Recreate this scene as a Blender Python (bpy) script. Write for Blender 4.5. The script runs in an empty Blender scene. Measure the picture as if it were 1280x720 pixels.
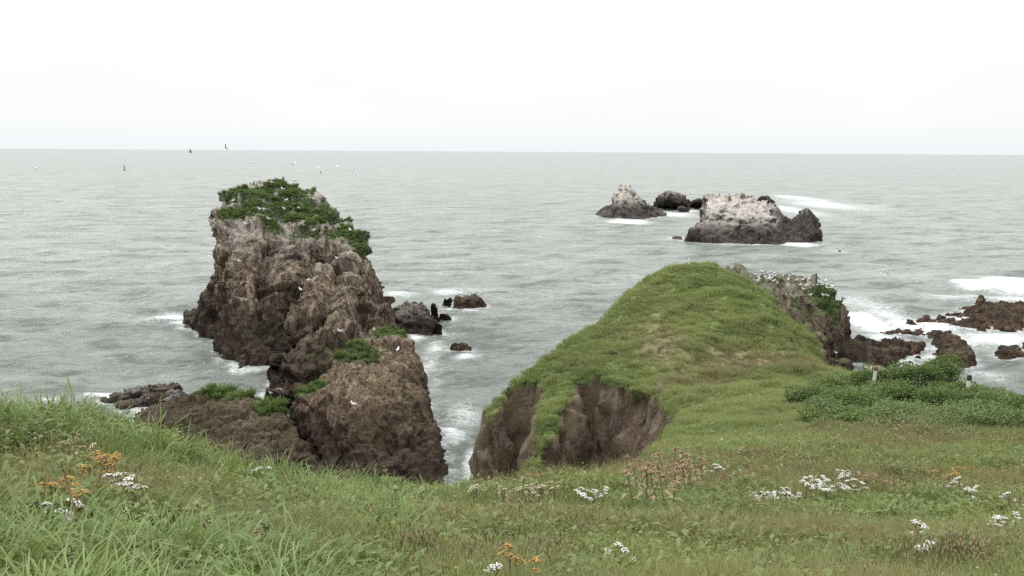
import bpy, bmesh, math, random
import numpy as np
from mathutils import Vector, Matrix, kdtree

random.seed(7)
rng = np.random.default_rng(7)
scene = bpy.context.scene
COL = scene.collection
R = math.radians

# ------------------------------------------------------------------ camera
H = 30.0
F = 1229.0
PITCH = math.atan(171.0 / F)
ROLL = R(0.36)
CAM_R = Matrix.Rotation(math.pi / 2 - PITCH, 3, 'X') @ Matrix.Rotation(ROLL, 3, 'Z')
CAM_L = Vector((0, 0, H))

def ray(px, py):
    return CAM_R @ Vector(((px - 640) / F, (360 - py) / F, -1.0))

def P(px, py, d):
    v = ray(px, py)
    return CAM_L + v * (d / v.y)

def S(px, py, z=0.0):
    v = ray(px, py)
    return CAM_L + v * ((z - H) / v.z)

cam = bpy.data.cameras.new('camera')
camo = bpy.data.objects.new('camera', cam)
COL.objects.link(camo)
camo.matrix_world = Matrix.Translation(CAM_L) @ CAM_R.to_4x4()
cam.sensor_width = 36
cam.lens = 36 * F / 1280
cam.clip_start = 0.1
cam.clip_end = 200000
scene.camera = camo
scene.view_settings.view_transform = 'Standard'
scene.view_settings.look = 'None'
scene.view_settings.exposure = 0

# ------------------------------------------------------------------ noise (numpy)
def _hash(ix, iy, iz, seed):
    with np.errstate(over='ignore'):
        h = (ix.astype(np.int64) * 374761393 + iy.astype(np.int64) * 668265263 + iz.astype(np.int64) * 2147483647 + seed * 974711) & 0xffffffff
        h = ((h ^ (h >> 13)) * 1274126177) & 0xffffffff
        h = ((h ^ (h >> 16)) * 2246822519) & 0xffffffff
        h = h ^ (h >> 15)
    return h.astype(np.float64) / 4294967295.0

def vnoise(p, seed=0):
    p = np.asarray(p, float)
    i = np.floor(p).astype(np.int64)
    f = p - i
    u = f * f * f * (f * (f * 6 - 15) + 10)
    out = np.zeros(len(p))
    for dx in (0, 1):
        wx = u[:, 0] if dx else 1 - u[:, 0]
        for dy in (0, 1):
            wy = u[:, 1] if dy else 1 - u[:, 1]
            for dz in (0, 1):
                wz = u[:, 2] if dz else 1 - u[:, 2]
                out += wx * wy * wz * _hash(i[:, 0] + dx, i[:, 1] + dy, i[:, 2] + dz, seed)
    return out * 2 - 1

def fbm(p, octs=4, seed=0, ridged=False, gain=0.5):
    p = np.asarray(p, float)
    a, s, out = 1.0, 0.0, np.zeros(len(p))
    for k in range(octs):
        n = vnoise(p * 2 ** k + 17.3 * k, seed + k)
        out += a * ((1 - np.abs(n)) * 2 - 1 if ridged else n)
        s += a
        a *= gain
    return out / s

def worley(p, seed=0):
    p = np.asarray(p, float)
    i = np.floor(p).astype(np.int64)
    f1 = np.full(len(p), 9.0); f2 = np.full(len(p), 9.0); cid = np.zeros(len(p))
    for dx in (-1, 0, 1):
        for dy in (-1, 0, 1):
            for dz in (-1, 0, 1):
                a, b, c = i[:, 0] + dx, i[:, 1] + dy, i[:, 2] + dz
                q = np.stack([a + _hash(a, b, c, seed), b + _hash(a, b, c, seed + 1), c + _hash(a, b, c, seed + 2)], 1)
                d = np.sqrt(((q - p) ** 2).sum(1))
                near = d < f1
                f2 = np.where(near, f1, np.minimum(f2, d))
                cid = np.where(near, _hash(a, b, c, seed + 3), cid)
                f1 = np.where(near, d, f1)
    return f1, f2, cid

def facets(p, seed=0):
    """plane facets: every cell tilts the surface its own way, with a crease where cells meet"""
    p = np.asarray(p, float)
    i = np.floor(p).astype(np.int64); best = np.full(len(p), 9.0); out = np.zeros(len(p))
    for dx in (-1, 0, 1):
        for dy in (-1, 0, 1):
            for dz in (-1, 0, 1):
                a, b, c = i[:, 0] + dx, i[:, 1] + dy, i[:, 2] + dz
                q = np.stack([a + _hash(a, b, c, seed), b + _hash(a, b, c, seed + 1), c + _hash(a, b, c, seed + 2)], 1)
                v = p - q; d = (v * v).sum(1)
                g = np.stack([_hash(a, b, c, seed + 3 + k) for k in range(3)], 1) * 2 - 1
                val = (v * g).sum(1) + (_hash(a, b, c, seed + 7) - 0.5) * 0.7
                near = d < best
                out = np.where(near, val, out); best = np.where(near, d, best)
    return out

def sstep(a, b, x):
    t = np.clip((x - a) / (b - a), 0, 1)
    return t * t * (3 - 2 * t)

# ------------------------------------------------------------------ scene helpers
def link(name, me, parent=None):
    o = bpy.data.objects.new(name, me)
    COL.objects.link(o)
    if parent is not None:
        o.parent = parent
    return o

def empty(name, loc, rz=0.0, sc=1.0):
    o = link(name, None)
    o.empty_display_size = 0.2
    o.location = loc
    o.rotation_euler = (0, 0, rz)
    o.scale = (sc, sc, sc)
    return o

def tag(o, label=None, cat=None, group=None, kind=None):
    if label: o['label'] = label
    if cat: o['category'] = cat
    if group: o['group'] = group
    if kind: o['kind'] = kind
    return o

def np_mesh(name, verts, faces, mats, attrs=None, smooth=True, matidx=None):
    """faces: (n,4) or (n,3) array"""
    verts = np.asarray(verts, np.float32); faces = np.asarray(faces, np.int32)
    me = bpy.data.meshes.new(name)
    k = faces.shape[1]
    me.vertices.add(len(verts)); me.vertices.foreach_set('co', verts.ravel())
    me.loops.add(faces.size); me.loops.foreach_set('vertex_index', faces.ravel())
    me.polygons.add(len(faces))
    me.polygons.foreach_set('loop_start', np.arange(len(faces), dtype=np.int32) * k)
    me.polygons.foreach_set('loop_total', np.full(len(faces), k, np.int32))
    me.update(calc_edges=True)
    me.polygons.foreach_set('use_smooth', np.full(len(faces), smooth))
    if matidx is not None:
        me.polygons.foreach_set('material_index', np.asarray(matidx, np.int32))
    for m in (mats if isinstance(mats, (list, tuple)) else [mats]):
        me.materials.append(m)
    for n, a in (attrs or {}).items():
        at = me.attributes.new(n, 'FLOAT', 'POINT')
        at.data.foreach_set('value', np.asarray(a, np.float32))
    me.update()
    return me

def grid_faces(nr, nc):
    i = np.arange((nr - 1) * (nc - 1))
    r, c = i // (nc - 1), i % (nc - 1)
    a = r * nc + c
    return np.stack([a, a + 1, a + nc + 1, a + nc], 1)

# ------------------------------------------------------------------ materials
class NT:
    def __init__(s, mat):
        s.t = mat.node_tree; s.t.nodes.clear()
    def n(s, typ, **kw):
        nd = s.t.nodes.new(typ)
        for k, v in kw.items():
            if k.startswith('in_'):
                key = k[3:]
                key = int(key) if key.isdigit() else key.replace('_', ' ')
                sock = nd.inputs[key]
                if hasattr(v, 'is_output') or isinstance(v, bpy.types.NodeSocket):
                    s.t.links.new(v, sock)
                else:
                    sock.default_value = v
            else:
                setattr(nd, k, v)
        return nd
    def l(s, a, b): s.t.links.new(a, b)
    def noise(s, vec, scale, detail=4, rough=0.55, dist=0.0):
        nd = s.n('ShaderNodeTexNoise', in_Scale=scale, in_Detail=detail, in_Roughness=rough, in_Distortion=dist)
        s.l(vec, nd.inputs['Vector'])
        return nd.outputs['Fac']
    def mapping(s, vec, sc):
        nd = s.n('ShaderNodeMapping'); nd.inputs['Scale'].default_value = sc
        s.l(vec, nd.inputs['Vector'])
        return nd.outputs['Vector']
    def rng(s, v, a, b, c=0.0, d=1.0):
        nd = s.n('ShaderNodeMapRange', interpolation_type='SMOOTHSTEP')
        s.l(v, nd.inputs['Value'])
        for i, x in zip((1, 2, 3, 4), (a, b, c, d)): nd.inputs[i].default_value = x
        return nd.outputs['Result']
    def mix(s, fac, a, b, mode='MIX'):
        nd = s.n('ShaderNodeMix', data_type='RGBA', blend_type=mode)
        for sock, v in ((nd.inputs[0], fac), (nd.inputs[6], a), (nd.inputs[7], b)):
            if isinstance(v, bpy.types.NodeSocket): s.l(v, sock)
            elif isinstance(v, (int, float)): sock.default_value = v
            else: sock.default_value = (*v, 1)
        return nd.outputs[2]
    def math(s, op, a, b=0.0):
        nd = s.n('ShaderNodeMath', operation=op)
        for sock, v in ((nd.inputs[0], a), (nd.inputs[1], b)):
            if isinstance(v, bpy.types.NodeSocket): s.l(v, sock)
            else: sock.default_value = v
        return nd.outputs[0]
    def attr(s, name, typ='GEOMETRY'):
        return s.n('ShaderNodeAttribute', attribute_name=name, attribute_type=typ).outputs['Fac']
    def bump(s, h, strength=0.5, dist=0.1, normal=None):
        nd = s.n('ShaderNodeBump', in_Strength=strength, in_Distance=dist)
        s.l(h, nd.inputs['Height'])
        if normal is not None: s.l(normal, nd.inputs['Normal'])
        return nd.outputs['Normal']
    def out(s, sh):
        o = s.n('ShaderNodeOutputMaterial'); s.l(sh, o.inputs['Surface'])

def new_mat(name):
    m = bpy.data.materials.new(name); m.use_nodes = True
    return m, NT(m)

def bsdf(t, col, rough=0.9, normal=None, spec=0.3):
    b = t.n('ShaderNodeBsdfPrincipled')
    for k, v in (('Base Color', col), ('Roughness', rough), ('Specular IOR Level', spec)):
        if isinstance(v, bpy.types.NodeSocket): t.l(v, b.inputs[k])
        elif isinstance(v, (int, float)): b.inputs[k].default_value = v
        else: b.inputs[k].default_value = (*v, 1)
    if normal is not None: t.l(normal, b.inputs['Normal'])
    return b.outputs[0]

def simple(name, col, rough=0.8, var=0.25, scale=6.0):
    m, t = new_mat(name)
    g = t.n('ShaderNodeTexCoord').outputs['Object']
    f = t.noise(g, scale, 5)
    dark = tuple(c * (1 - var) for c in col); lighter = tuple(min(1, c * (1 + var)) for c in col)  # darker and paler tones of one colour for random mottling
    c = t.mix(t.rng(f, 0.3, 0.7), dark, lighter)
    t.out(bsdf(t, c, rough, t.bump(f, 0.3, 0.02)))
    return m

def rock_mat(name, dark, mid, light, guano=0.0, green=0.0, wet_z=1.2, scale=1.0, weed=(0.045, 0.028, 0.018)):
    m, t = new_mat(name)
    geo = t.n('ShaderNodeNewGeometry')
    pos = geo.outputs['Position']
    sx = t.n('ShaderNodeSeparateXYZ'); t.l(geo.outputs['Normal'], sx.inputs[0])
    sp = t.n('ShaderNodeSeparateXYZ'); t.l(pos, sp.inputs[0])
    nz, pz = sx.outputs[2], sp.outputs[2]
    big = t.noise(pos, 0.16 * scale, 5, 0.6, 0.4)
    med = t.noise(pos, 0.7 * scale, 8, 0.68, 0.3)
    fin = t.noise(pos, 3.2 * scale, 8, 0.7)
    streak = t.noise(t.mapping(pos, (1.0, 1.0, 0.16)), 0.9 * scale, 6, 0.65, 0.6)
    layer = t.noise(t.mapping(pos, (0.25, 0.25, 1.6)), 0.8 * scale, 5, 0.6, 0.8)
    c = t.mix(t.rng(big, 0.36, 0.64), dark, mid)
    c = t.mix(t.math('MULTIPLY', t.rng(streak, 0.48, 0.60), 0.8), c, light)
    c = t.mix(t.math('MULTIPLY', t.rng(layer, 0.5, 0.7), 0.35), c, tuple(x * 0.55 for x in dark))
    c = t.mix(t.math('MULTIPLY', t.rng(med, 0.50, 0.34), 0.75), c, tuple(x * 0.4 for x in dark))
    c = t.mix(t.math('MULTIPLY', t.rng(fin, 0.55, 0.72), 0.55), c, tuple(x * 1.35 for x in light))
    c = t.mix(t.math('MULTIPLY', t.rng(fin, 0.46, 0.3), 0.6), c, tuple(x * 0.3 for x in dark))
    low = t.math('ADD', pz, t.math('MULTIPLY', t.math('SUBTRACT', big, 0.5), -12.0))
    c = t.mix(t.math('MULTIPLY', t.rng(low, wet_z * 4.2, wet_z * 1.3), 0.9), c, tuple(x * 0.42 for x in dark))
    c = t.mix(t.math('MULTIPLY', t.rng(low, wet_z * 4.0, wet_z * 8), 0.38), c, tuple(min(.6, light[2] * q) for q in (1.32, 1.2, 1.08)))
    vor = t.n('ShaderNodeTexVoronoi', feature='DISTANCE_TO_EDGE'); vor.inputs['Scale'].default_value = 0.55 * scale
    wp = t.n('ShaderNodeVectorMath', operation='MULTIPLY_ADD'); t.l(t.mapping(pos, (1, 1, 0.55)), wp.inputs[2])
    nz3 = t.n('ShaderNodeTexNoise', in_Scale=0.9 * scale, in_Detail=4); t.l(pos, nz3.inputs['Vector']); t.l(nz3.outputs['Color'], wp.inputs[0]); wp.inputs[1].default_value = (1.4, 1.4, 1.4)
    t.l(wp.outputs[0], vor.inputs['Vector'])
    crack = t.rng(vor.outputs['Distance'], 0.045, 0.0)
    c = t.mix(t.math('MULTIPLY', t.math('MULTIPLY', crack, 0.6), t.rng(big, 0.3, 0.55)), c, tuple(x * 0.25 for x in dark))
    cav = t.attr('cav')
    c = t.mix(t.math('MULTIPLY', cav, 0.6), c, tuple(x * 0.25 for x in dark))  # shade inside crevices painted into the rock colour
    if guano > 0:
        up = t.math('ADD', nz, t.math('MULTIPLY', t.math('SUBTRACT', med, 0.5), 1.6))
        up = t.rng(up, 0.25, 0.8)
        hz = t.attr('high')
        g = t.math('MULTIPLY', t.math('MULTIPLY', t.math('MAXIMUM', up, t.math('MULTIPLY', t.rng(streak, 0.5, 0.6), 0.7)), hz), guano)
        c = t.mix(g, c, (0.48, 0.44, 0.40))
    if green > 0:
        up = t.math('ADD', nz, t.math('MULTIPLY', t.math('SUBTRACT', big, 0.5), 1.5))
        g = t.math('MULTIPLY', t.math('MULTIPLY', t.rng(up, 0.5, 0.85), t.rng(fin, 0.3, 0.6)), green)
        g = t.math('MULTIPLY', g, t.rng(pz, 1.5, 4.0))
        c = t.mix(g, c, (0.06, 0.085, 0.022))
    ga = t.attr('greenery')
    ga = t.math('MULTIPLY', ga, t.rng(fin, 0.3, 0.55))
    c = t.mix(ga, c, (0.05, 0.085, 0.022))
    # wet, weedy band at the waterline
    zz = t.math('ADD', pz, t.math('MULTIPLY', t.math('SUBTRACT', med, 0.5), -3.0))
    wet = t.rng(zz, wet_z * 1.5, wet_z * 0.4)
    c = t.mix(t.math('MULTIPLY', wet, 0.92), c, weed)
    h = t.math('ADD', t.math('MULTIPLY', med, 1.0), t.math('MULTIPLY', fin, 0.35))
    h = t.math('ADD', h, t.math('MULTIPLY', streak, 0.5))
    h = t.math('SUBTRACT', h, t.math('MULTIPLY', crack, 0.6))
    rgh = t.rng(wet, 0, 1, 0.92, 0.5)
    t.out(bsdf(t, c, rgh, t.bump(h, 0.9, 0.55 / scale), 0.25))
    return m

M = {}
M['stack'] = rock_mat('stack_rock', (0.095, 0.062, 0.045), (0.21, 0.152, 0.112), (0.42, 0.345, 0.27), guano=0.55, green=0.25, wet_z=3.0)
M['brown'] = rock_mat('brown_rock', (0.095, 0.059, 0.041), (0.20, 0.13, 0.09), (0.33, 0.25, 0.185), guano=0.12, green=0.3, wet_z=1.9, scale=1.6)
M['grey'] = rock_mat('grey_rock', (0.11, 0.09, 0.078), (0.25, 0.21, 0.18), (0.42, 0.38, 0.345), guano=1.0, wet_z=4.2, scale=0.6, weed=(0.045, 0.034, 0.03))
M['dark'] = rock_mat('dark_wet_rock', (0.035, 0.026, 0.022), (0.075, 0.055, 0.045), (0.14, 0.115, 0.10), guano=0.35, wet_z=0.9, scale=1.6)
M['weed'] = rock_mat('weed_covered_rock', (0.05, 0.032, 0.018), (0.10, 0.065, 0.037), (0.16, 0.115, 0.07), guano=0.12, wet_z=0.6, scale=2.0, weed=(0.06, 0.027, 0.012))
M['cliffside'] = rock_mat('headland_rock', (0.10, 0.068, 0.046), (0.21, 0.15, 0.105), (0.33, 0.27, 0.21), guano=0.3, green=0.9, wet_z=2.0)

# ground: grass soil on gentle slopes, rock on steep ones
def ground_mat():
    m, t = new_mat('turf_and_cliff')
    geo = t.n('ShaderNodeNewGeometry'); pos = geo.outputs['Position']
    sp = t.n('ShaderNodeSeparateXYZ'); t.l(pos, sp.inputs[0])
    big = t.noise(pos, 0.12, 5, 0.6, 0.5)
    med = t.noise(pos, 0.9, 7, 0.65)
    fin = t.noise(pos, 5.0, 8, 0.7)
    vf = t.noise(pos, 22.0, 4, 0.7)
    g = t.mix(t.rng(big, 0.38, 0.62), (0.14, 0.20, 0.06), (0.21, 0.26, 0.085))
    g = t.mix(t.rng(med, 0.56, 0.38), g, (0.034, 0.052, 0.014))
    g = t.mix(t.math('MULTIPLY', t.rng(fin, 0.5, 0.68), 0.5), g, (0.14, 0.155, 0.06))
    g = t.mix(t.math('MULTIPLY', t.attr('dry'), t.rng(med, 0.3, 0.6)), g, (0.27, 0.205, 0.135))
    g = t.mix(t.rng(vf, 0.5, 0.3), g, (0.02, 0.03, 0.01))
    streak = t.noise(t.mapping(pos, (1, 1, 0.7)), 1.1, 8, 0.7, 0.5)
    r = t.mix(t.rng(med, 0.35, 0.65), (0.080, 0.057, 0.041), (0.17, 0.124, 0.088))
    r = t.mix(t.math('MULTIPLY', t.rng(streak, 0.5, 0.64), 0.75), r, (0.26, 0.215, 0.18))
    r = t.mix(t.rng(fin, 0.45, 0.3), r, (0.022, 0.015, 0.011))
    r = t.mix(t.math('MULTIPLY', t.rng(fin, 0.58, 0.72), 0.45), r, (0.24, 0.21, 0.17))
    r = t.mix(t.math('MULTIPLY', t.rng(med, 0.52, 0.62), 0.35), r, (0.07, 0.085, 0.03))
    c = t.mix(t.attr('rock'), g, r)
    wet = t.rng(sp.outputs[2], 2.5, 0.8)
    c = t.mix(wet, c, (0.035, 0.025, 0.02))
    h = t.math('ADD', med, t.math('MULTIPLY', fin, 0.5))
    t.out(bsdf(t, c, 0.95, t.bump(h, 0.8, 0.35), 0.15))
    return m
M['ground'] = ground_mat()

def leaf_mat(name, a, b, tip, dryc=(0.20, 0.17, 0.08), drymix=0.5, trans=0.3, patch=0.35, deep=0.9):
    m, t = new_mat(name)
    pos = t.n('ShaderNodeNewGeometry').outputs['Position']
    n1 = t.noise(pos, patch, 5, 0.6, 0.5)
    n2 = t.noise(pos, 3.0, 3, 0.6)
    hh = t.attr('h')
    tint = t.attr('tint', 'INSTANCER')
    c = t.mix(t.rng(n1, 0.38, 0.62), a, b)
    c = t.mix(t.math('MULTIPLY', t.rng(n2, 0.45, 0.7), 0.4), c, tuple(x * 1.35 for x in b))
    c = t.mix(t.math('MULTIPLY', t.rng(hh, 0.45, 1.0), 0.55), c, tip)
    c = t.mix(t.math('MULTIPLY', tint, drymix), c, dryc)
    c = t.mix(t.rng(hh, 0.55, 0.0, 0.0, deep), c, tuple(x * 0.2 for x in a))  # shade low in the plant put into the colour, deepest at the base
    d = t.n('ShaderNodeBsdfDiffuse'); t.l(c, d.inputs[0])
    tr = t.n('ShaderNodeBsdfTranslucent'); t.l(t.mix(0.5, c, (0.15, 0.2, 0.03)), tr.inputs[0])
    gl = t.n('ShaderNodeBsdfGlossy'); gl.inputs['Roughness'].default_value = 0.45; gl.inputs[0].default_value = (0.8, 0.85, 0.85, 1)
    mx = t.n('ShaderNodeMixShader'); mx.inputs[0].default_value = trans
    t.l(d.outputs[0], mx.inputs[1]); t.l(tr.outputs[0], mx.inputs[2])
    m2 = t.n('ShaderNodeMixShader'); m2.inputs[0].default_value = 0.025
    t.l(mx.outputs[0], m2.inputs[1]); t.l(gl.outputs[0], m2.inputs[2])
    t.out(m2.outputs[0])
    return m
M['grass'] = leaf_mat('grass_blade', (0.115, 0.175, 0.046), (0.21, 0.26, 0.072), (0.34, 0.365, 0.15))
M['lush'] = leaf_mat('lush_grass_blade', (0.095, 0.165, 0.042), (0.165, 0.235, 0.068), (0.32, 0.385, 0.165), drymix=0.25)
M['dry'] = leaf_mat('dry_grass_blade', (0.14, 0.19, 0.05), (0.24, 0.26, 0.08), (0.38, 0.34, 0.17), dryc=(0.32, 0.21, 0.135), drymix=0.6)
M['leaf'] = leaf_mat('herb_leaf', (0.085, 0.14, 0.038), (0.14, 0.195, 0.056), (0.22, 0.27, 0.10), drymix=0.3)
M['shrub'] = leaf_mat('shrub_leaf', (0.065, 0.108, 0.038), (0.115, 0.17, 0.055), (0.18, 0.24, 0.09), drymix=0.2, patch=0.8)
M['cap'] = leaf_mat('cap_grass', (0.075, 0.135, 0.04), (0.125, 0.185, 0.055), (0.20, 0.26, 0.09), drymix=0.3)
M['stem'] = simple('plant_stem', (0.11, 0.11, 0.05))
M['dead_stem'] = simple('dead_stem', (0.24, 0.19, 0.11))
M['petal'] = simple('white_petal', (0.72, 0.70, 0.66), 0.7, 0.1, 30)
M['cream'] = simple('cream_petal', (0.55, 0.50, 0.33), 0.8, 0.2, 30)
M['ochre'] = simple('ochre_seedhead', (0.42, 0.27, 0.09), 0.9, 0.3, 30)
M['rust'] = simple('rust_seedhead', (0.40, 0.27, 0.18), 0.9, 0.3, 30)
M['cream_dull'] = simple('dull_seedhead', (0.30, 0.25, 0.15), 0.9, 0.3, 30)
M['pink'] = simple('pink_petal', (0.42, 0.32, 0.33), 0.8, 0.2, 30)
M['lilac'] = simple('lilac_petal', (0.33, 0.28, 0.40), 0.8, 0.2, 30)
M['wood'] = simple('weathered_wood', (0.10, 0.08, 0.065), 0.9, 0.35, 9)
M['white_paint'] = simple('weathered_white_paint', (0.62, 0.60, 0.57), 0.7, 0.12, 14)
M['rust_paint'] = simple('rusty_red_top', (0.22, 0.10, 0.07), 0.8, 0.3, 20)
M['dark_top'] = simple('dark_post_top', (0.05, 0.045, 0.045), 0.8, 0.3, 20)
M['gull_white'] = simple('gull_white', (0.82, 0.82, 0.80), 0.7, 0.05, 10)
M['gull_grey'] = simple('gull_grey', (0.34, 0.35, 0.37), 0.7, 0.1, 10)
M['gull_black'] = simple('black_feather', (0.03, 0.03, 0.032), 0.7, 0.1, 10)
M['beak'] = simple('yellow_beak', (0.55, 0.36, 0.05), 0.5, 0.1, 10)
M['bird_dark'] = simple('dark_feather', (0.05, 0.045, 0.045), 0.7, 0.1, 10)

# ------------------------------------------------------------------ world and sun
SUN_EL, SUN_AZ = R(52), R(-35)      # azimuth from +Y towards +X
w = bpy.data.worlds.new('World'); scene.world = w; w.use_nodes = True
wt = NT(w)
sky = wt.n('ShaderNodeTexSky', sky_type='NISHITA', sun_disc=False)
sky.sun_elevation = SUN_EL; sky.sun_rotation = SUN_AZ
sky.dust_density = 3.0; sky.air_density = 1.0
tc = wt.n('ShaderNodeTexCoord').outputs['Generated']
cl = wt.noise(wt.mapping(tc, (1.2, 1.2, 4.5)), 1.6, 6, 0.55, 0.4)
skyc = wt.mix(1.0, sky.outputs[0], (0.10, 0.10, 0.10), 'MULTIPLY')
cloud = wt.mix(wt.rng(cl, 0.36, 0.66), (0.925, 0.94, 0.925), (1.0, 0.995, 0.98))
sepw = wt.n('ShaderNodeSeparateXYZ'); wt.l(tc, sepw.inputs[0])
leftish = wt.rng(sepw.outputs[0], 0.0, -0.6)
cloud = wt.mix(wt.math('MULTIPLY', leftish, 0.5), cloud, (0.90, 0.94, 0.93))
band = wt.rng(sepw.outputs[2], 0.0, 0.035)
cloud = wt.mix(band, (0.86, 0.91, 0.93), cloud)
fin = wt.mix(0.95, skyc, cloud)
zen = wt.rng(sepw.outputs[2], 0.2, 0.85, 1.0, 2.3)
fin = wt.mix(1.0, fin, wt.n('ShaderNodeCombineColor', in_Red=zen, in_Green=zen, in_Blue=zen).outputs[0], 'MULTIPLY')
bg = wt.n('ShaderNodeBackground'); wt.l(fin, bg.inputs[0]); bg.inputs[1].default_value = 1.07
wo = wt.n('ShaderNodeOutputWorld'); wt.l(bg.outputs[0], wo.inputs[0])

sl = bpy.data.lights.new('sun', 'SUN'); sl.energy = 1.5; sl.angle = R(14); sl.color = (1.0, 0.96, 0.9)
so = bpy.data.objects.new('sun', sl); COL.objects.link(so)
sdir = Vector((math.sin(SUN_AZ) * math.cos(SUN_EL), math.cos(SUN_AZ) * math.cos(SUN_EL), math.sin(SUN_EL)))
so.rotation_euler = sdir.to_track_quat('Z', 'Y').to_euler()
so.location = (0, 0, 80)

# ------------------------------------------------------------------ land: one height function
CTRL = [(0,505,12),(60,498,12.5),(150,508,13),(200,535,13),(300,575,13.5),(400,600,14),(470,611,15),(600,611,16),(750,602,17),(850,594,19),
 (-200,500,12),(-200,600,7.5),(0,600,7.5),(200,640,7.5),(400,680,8),(600,680,8.5),(800,680,9),(1000,680,9),(1280,680,9),(200,590,10),(600,640,11.5),
 (900,640,12.5),(1280,640,12.5),(1500,640,12.5),(0,720,5),(640,720,6.5),(1280,720,6.8),(900,610,17),(1100,610,17),(1280,610,17),(1500,600,18),
 (900,585,22),(1000,585,22),(1150,585,22),(1280,585,22),(900,560,28),(1000,560,27),(1100,560,27),(1280,560,27),(1500,560,30),
 (900,520,40),(1000,520,37),(1100,525,36),(1200,528,35),(1280,535,34),(1000,490,45),(1060,474,49),(1110,478,49),(1180,486,47),(1225,498,45),(1290,520,42),(1500,520,45),
 (900,485,50),(960,485,50),(860,520,43),(850,490,50),(900,452,58.5),(970,455,57),(1030,460,56),(800,468,57),(740,462,58.5),(720,440,62),(860,420,61),(900,420,62),(950,430,61),(800,420,62.5),(900,385,66),
 (865,360,70),(860,329,75),(905,337,75),(925,350,74),(960,382,69),(1000,420,63.5),(820,343,74),(770,378,71.5),(740,405,69),(700,438,65.5),(660,468,62),(625,500,60),(604,528,58.5),
 (695,520,52.5),(664,600,48.5),(865,334,83),(800,352,80),(930,356,80),(742,412,71.5),(768,384,76),(810,356,80),(985,410,71),(1035,462,62)]
cp = []
for (px, py, d) in CTRL:
    v = P(px, py, d)
    cp.append((v.x, v.y, v.z - (0.42 if d < 20 else 0.18 if d < 30 else 0.12)))
cp += [(0, 0, 28.3), (-10, 0, 28.2), (10, 0, 28.2), (0, -10, 28.6), (-30, -10, 28.5), (30, -10, 28.2), (-30, 12, 26.5), (40, 10, 25.5), (60, 30, 22), (60, -10, 27), (-60, -10, 28)]
cp = np.array(cp)
def _k(r): return np.sqrt(r * r + 2.25)
_D = np.sqrt(((cp[:, None, :2] - cp[None, :, :2]) ** 2).sum(2))
_A = np.zeros((len(cp) + 3,) * 2); n_ = len(cp)
_A[:n_, :n_] = _k(_D) - np.eye(n_) * 0.15
_A[:n_, n_] = 1; _A[:n_, n_ + 1:] = cp[:, :2]; _A[n_:, :n_] = _A[:n_, n_:].T
_W = np.linalg.solve(_A, np.concatenate([cp[:, 2], np.zeros(3)]))
def plateau(x, y):
    out = np.zeros(len(x))
    for i in range(n_):
        out += _W[i] * _k(np.hypot(x - cp[i, 0], y - cp[i, 1]))
    return out + _W[n_] + _W[n_ + 1] * x + _W[n_ + 2] * y

def XY(px, py, d):
    v = P(px, py, d); return (v.x, v.y)
POLY = [(-60, -20), (-60, 12), (-30, 13.5), XY(-150, 500, 13.6), XY(0, 500, 13.4), XY(60, 500, 13.8), XY(150, 510, 14.3), XY(300, 575, 14.8), XY(400, 600, 15.4), XY(470, 610, 16.3), XY(600, 610, 17.5),
        XY(750, 600, 19.5), XY(815, 600, 24), XY(842, 575, 36), XY(853, 560, 42), XY(850, 525, 46), XY(834, 498, 50.5), XY(795, 477, 55), XY(745, 466, 58), XY(711, 476, 57.5), XY(697, 535, 52), XY(668, 605, 48.5),
        XY(656, 605, 49), XY(670, 540, 53), XY(683, 488, 57.5), XY(688, 468, 60.5), XY(655, 483, 61.5), XY(634, 503, 60.5), XY(619, 526, 59), XY(612, 522, 60), XY(660, 475, 63), XY(700, 440, 66.5), XY(745, 408, 70.5), XY(778, 382, 73), XY(808, 352, 76.5), XY(850, 330, 81),
        XY(928, 345, 82), XY(982, 398, 73), XY(1032, 453, 63), XY(1060, 468, 55), XY(1120, 475, 54), XY(1190, 480, 52), XY(1240, 500, 49), XY(1300, 520, 46), (60, 50), (60, -20)]
PL = np.array(POLY)
def edge_dist(x, y):
    """signed distance to land polygon, positive outside"""
    best = np.full(len(x), 1e9); inside = np.zeros(len(x), bool)
    for i in range(len(PL)):
        a, b = PL[i], PL[(i + 1) % len(PL)]
        ab = b - a
        t = np.clip(((x - a[0]) * ab[0] + (y - a[1]) * ab[1]) / (ab @ ab), 0, 1)
        best = np.minimum(best, np.hypot(x - a[0] - t * ab[0], y - a[1] - t * ab[1]))
        c = ((a[1] > y) != (b[1] > y)) & (x < (b[0] - a[0]) * (y - a[1]) / (b[1] - a[1] + 1e-12) + a[0])
        inside ^= c
    return np.where(inside, -best, best)
def height(x, y):
    x = np.asarray(x, float); y = np.asarray(y, float)
    z = plateau(x, y)
    e = edge_dist(x, y)
    q = np.stack([x, y, np.zeros(len(x))], 1)
    far = sstep(25, 45, y)
    e = e + fbm(q * 0.45, 4, 3) * (0.25 + 0.4 * far) + 0.12 * fbm(q * 1.7, 2, 5) * far
    ee = np.maximum(e, 0)
    drop = (1 - sstep(30, 42, y)) * 1.6 * ee ** 1.12 + sstep(30, 42, y) * 4.6 * ee * ee / (ee + 0.6)
    ground = 0.15 * fbm(q * 0.8, 3, 11) * (1 + far * .9) + 0.05 * fbm(q * 3, 2, 12) + 0.16 * (1 - far) * fbm(q * 0.45, 2, 14)
    gul = 0.6 * fbm(q * np.array([0.25, 0.25, 1]), 3, 15) * far
    return np.maximum(z - drop + ground + gul * sstep(0, -3, e) * 0.8, -2.5), e

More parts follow.
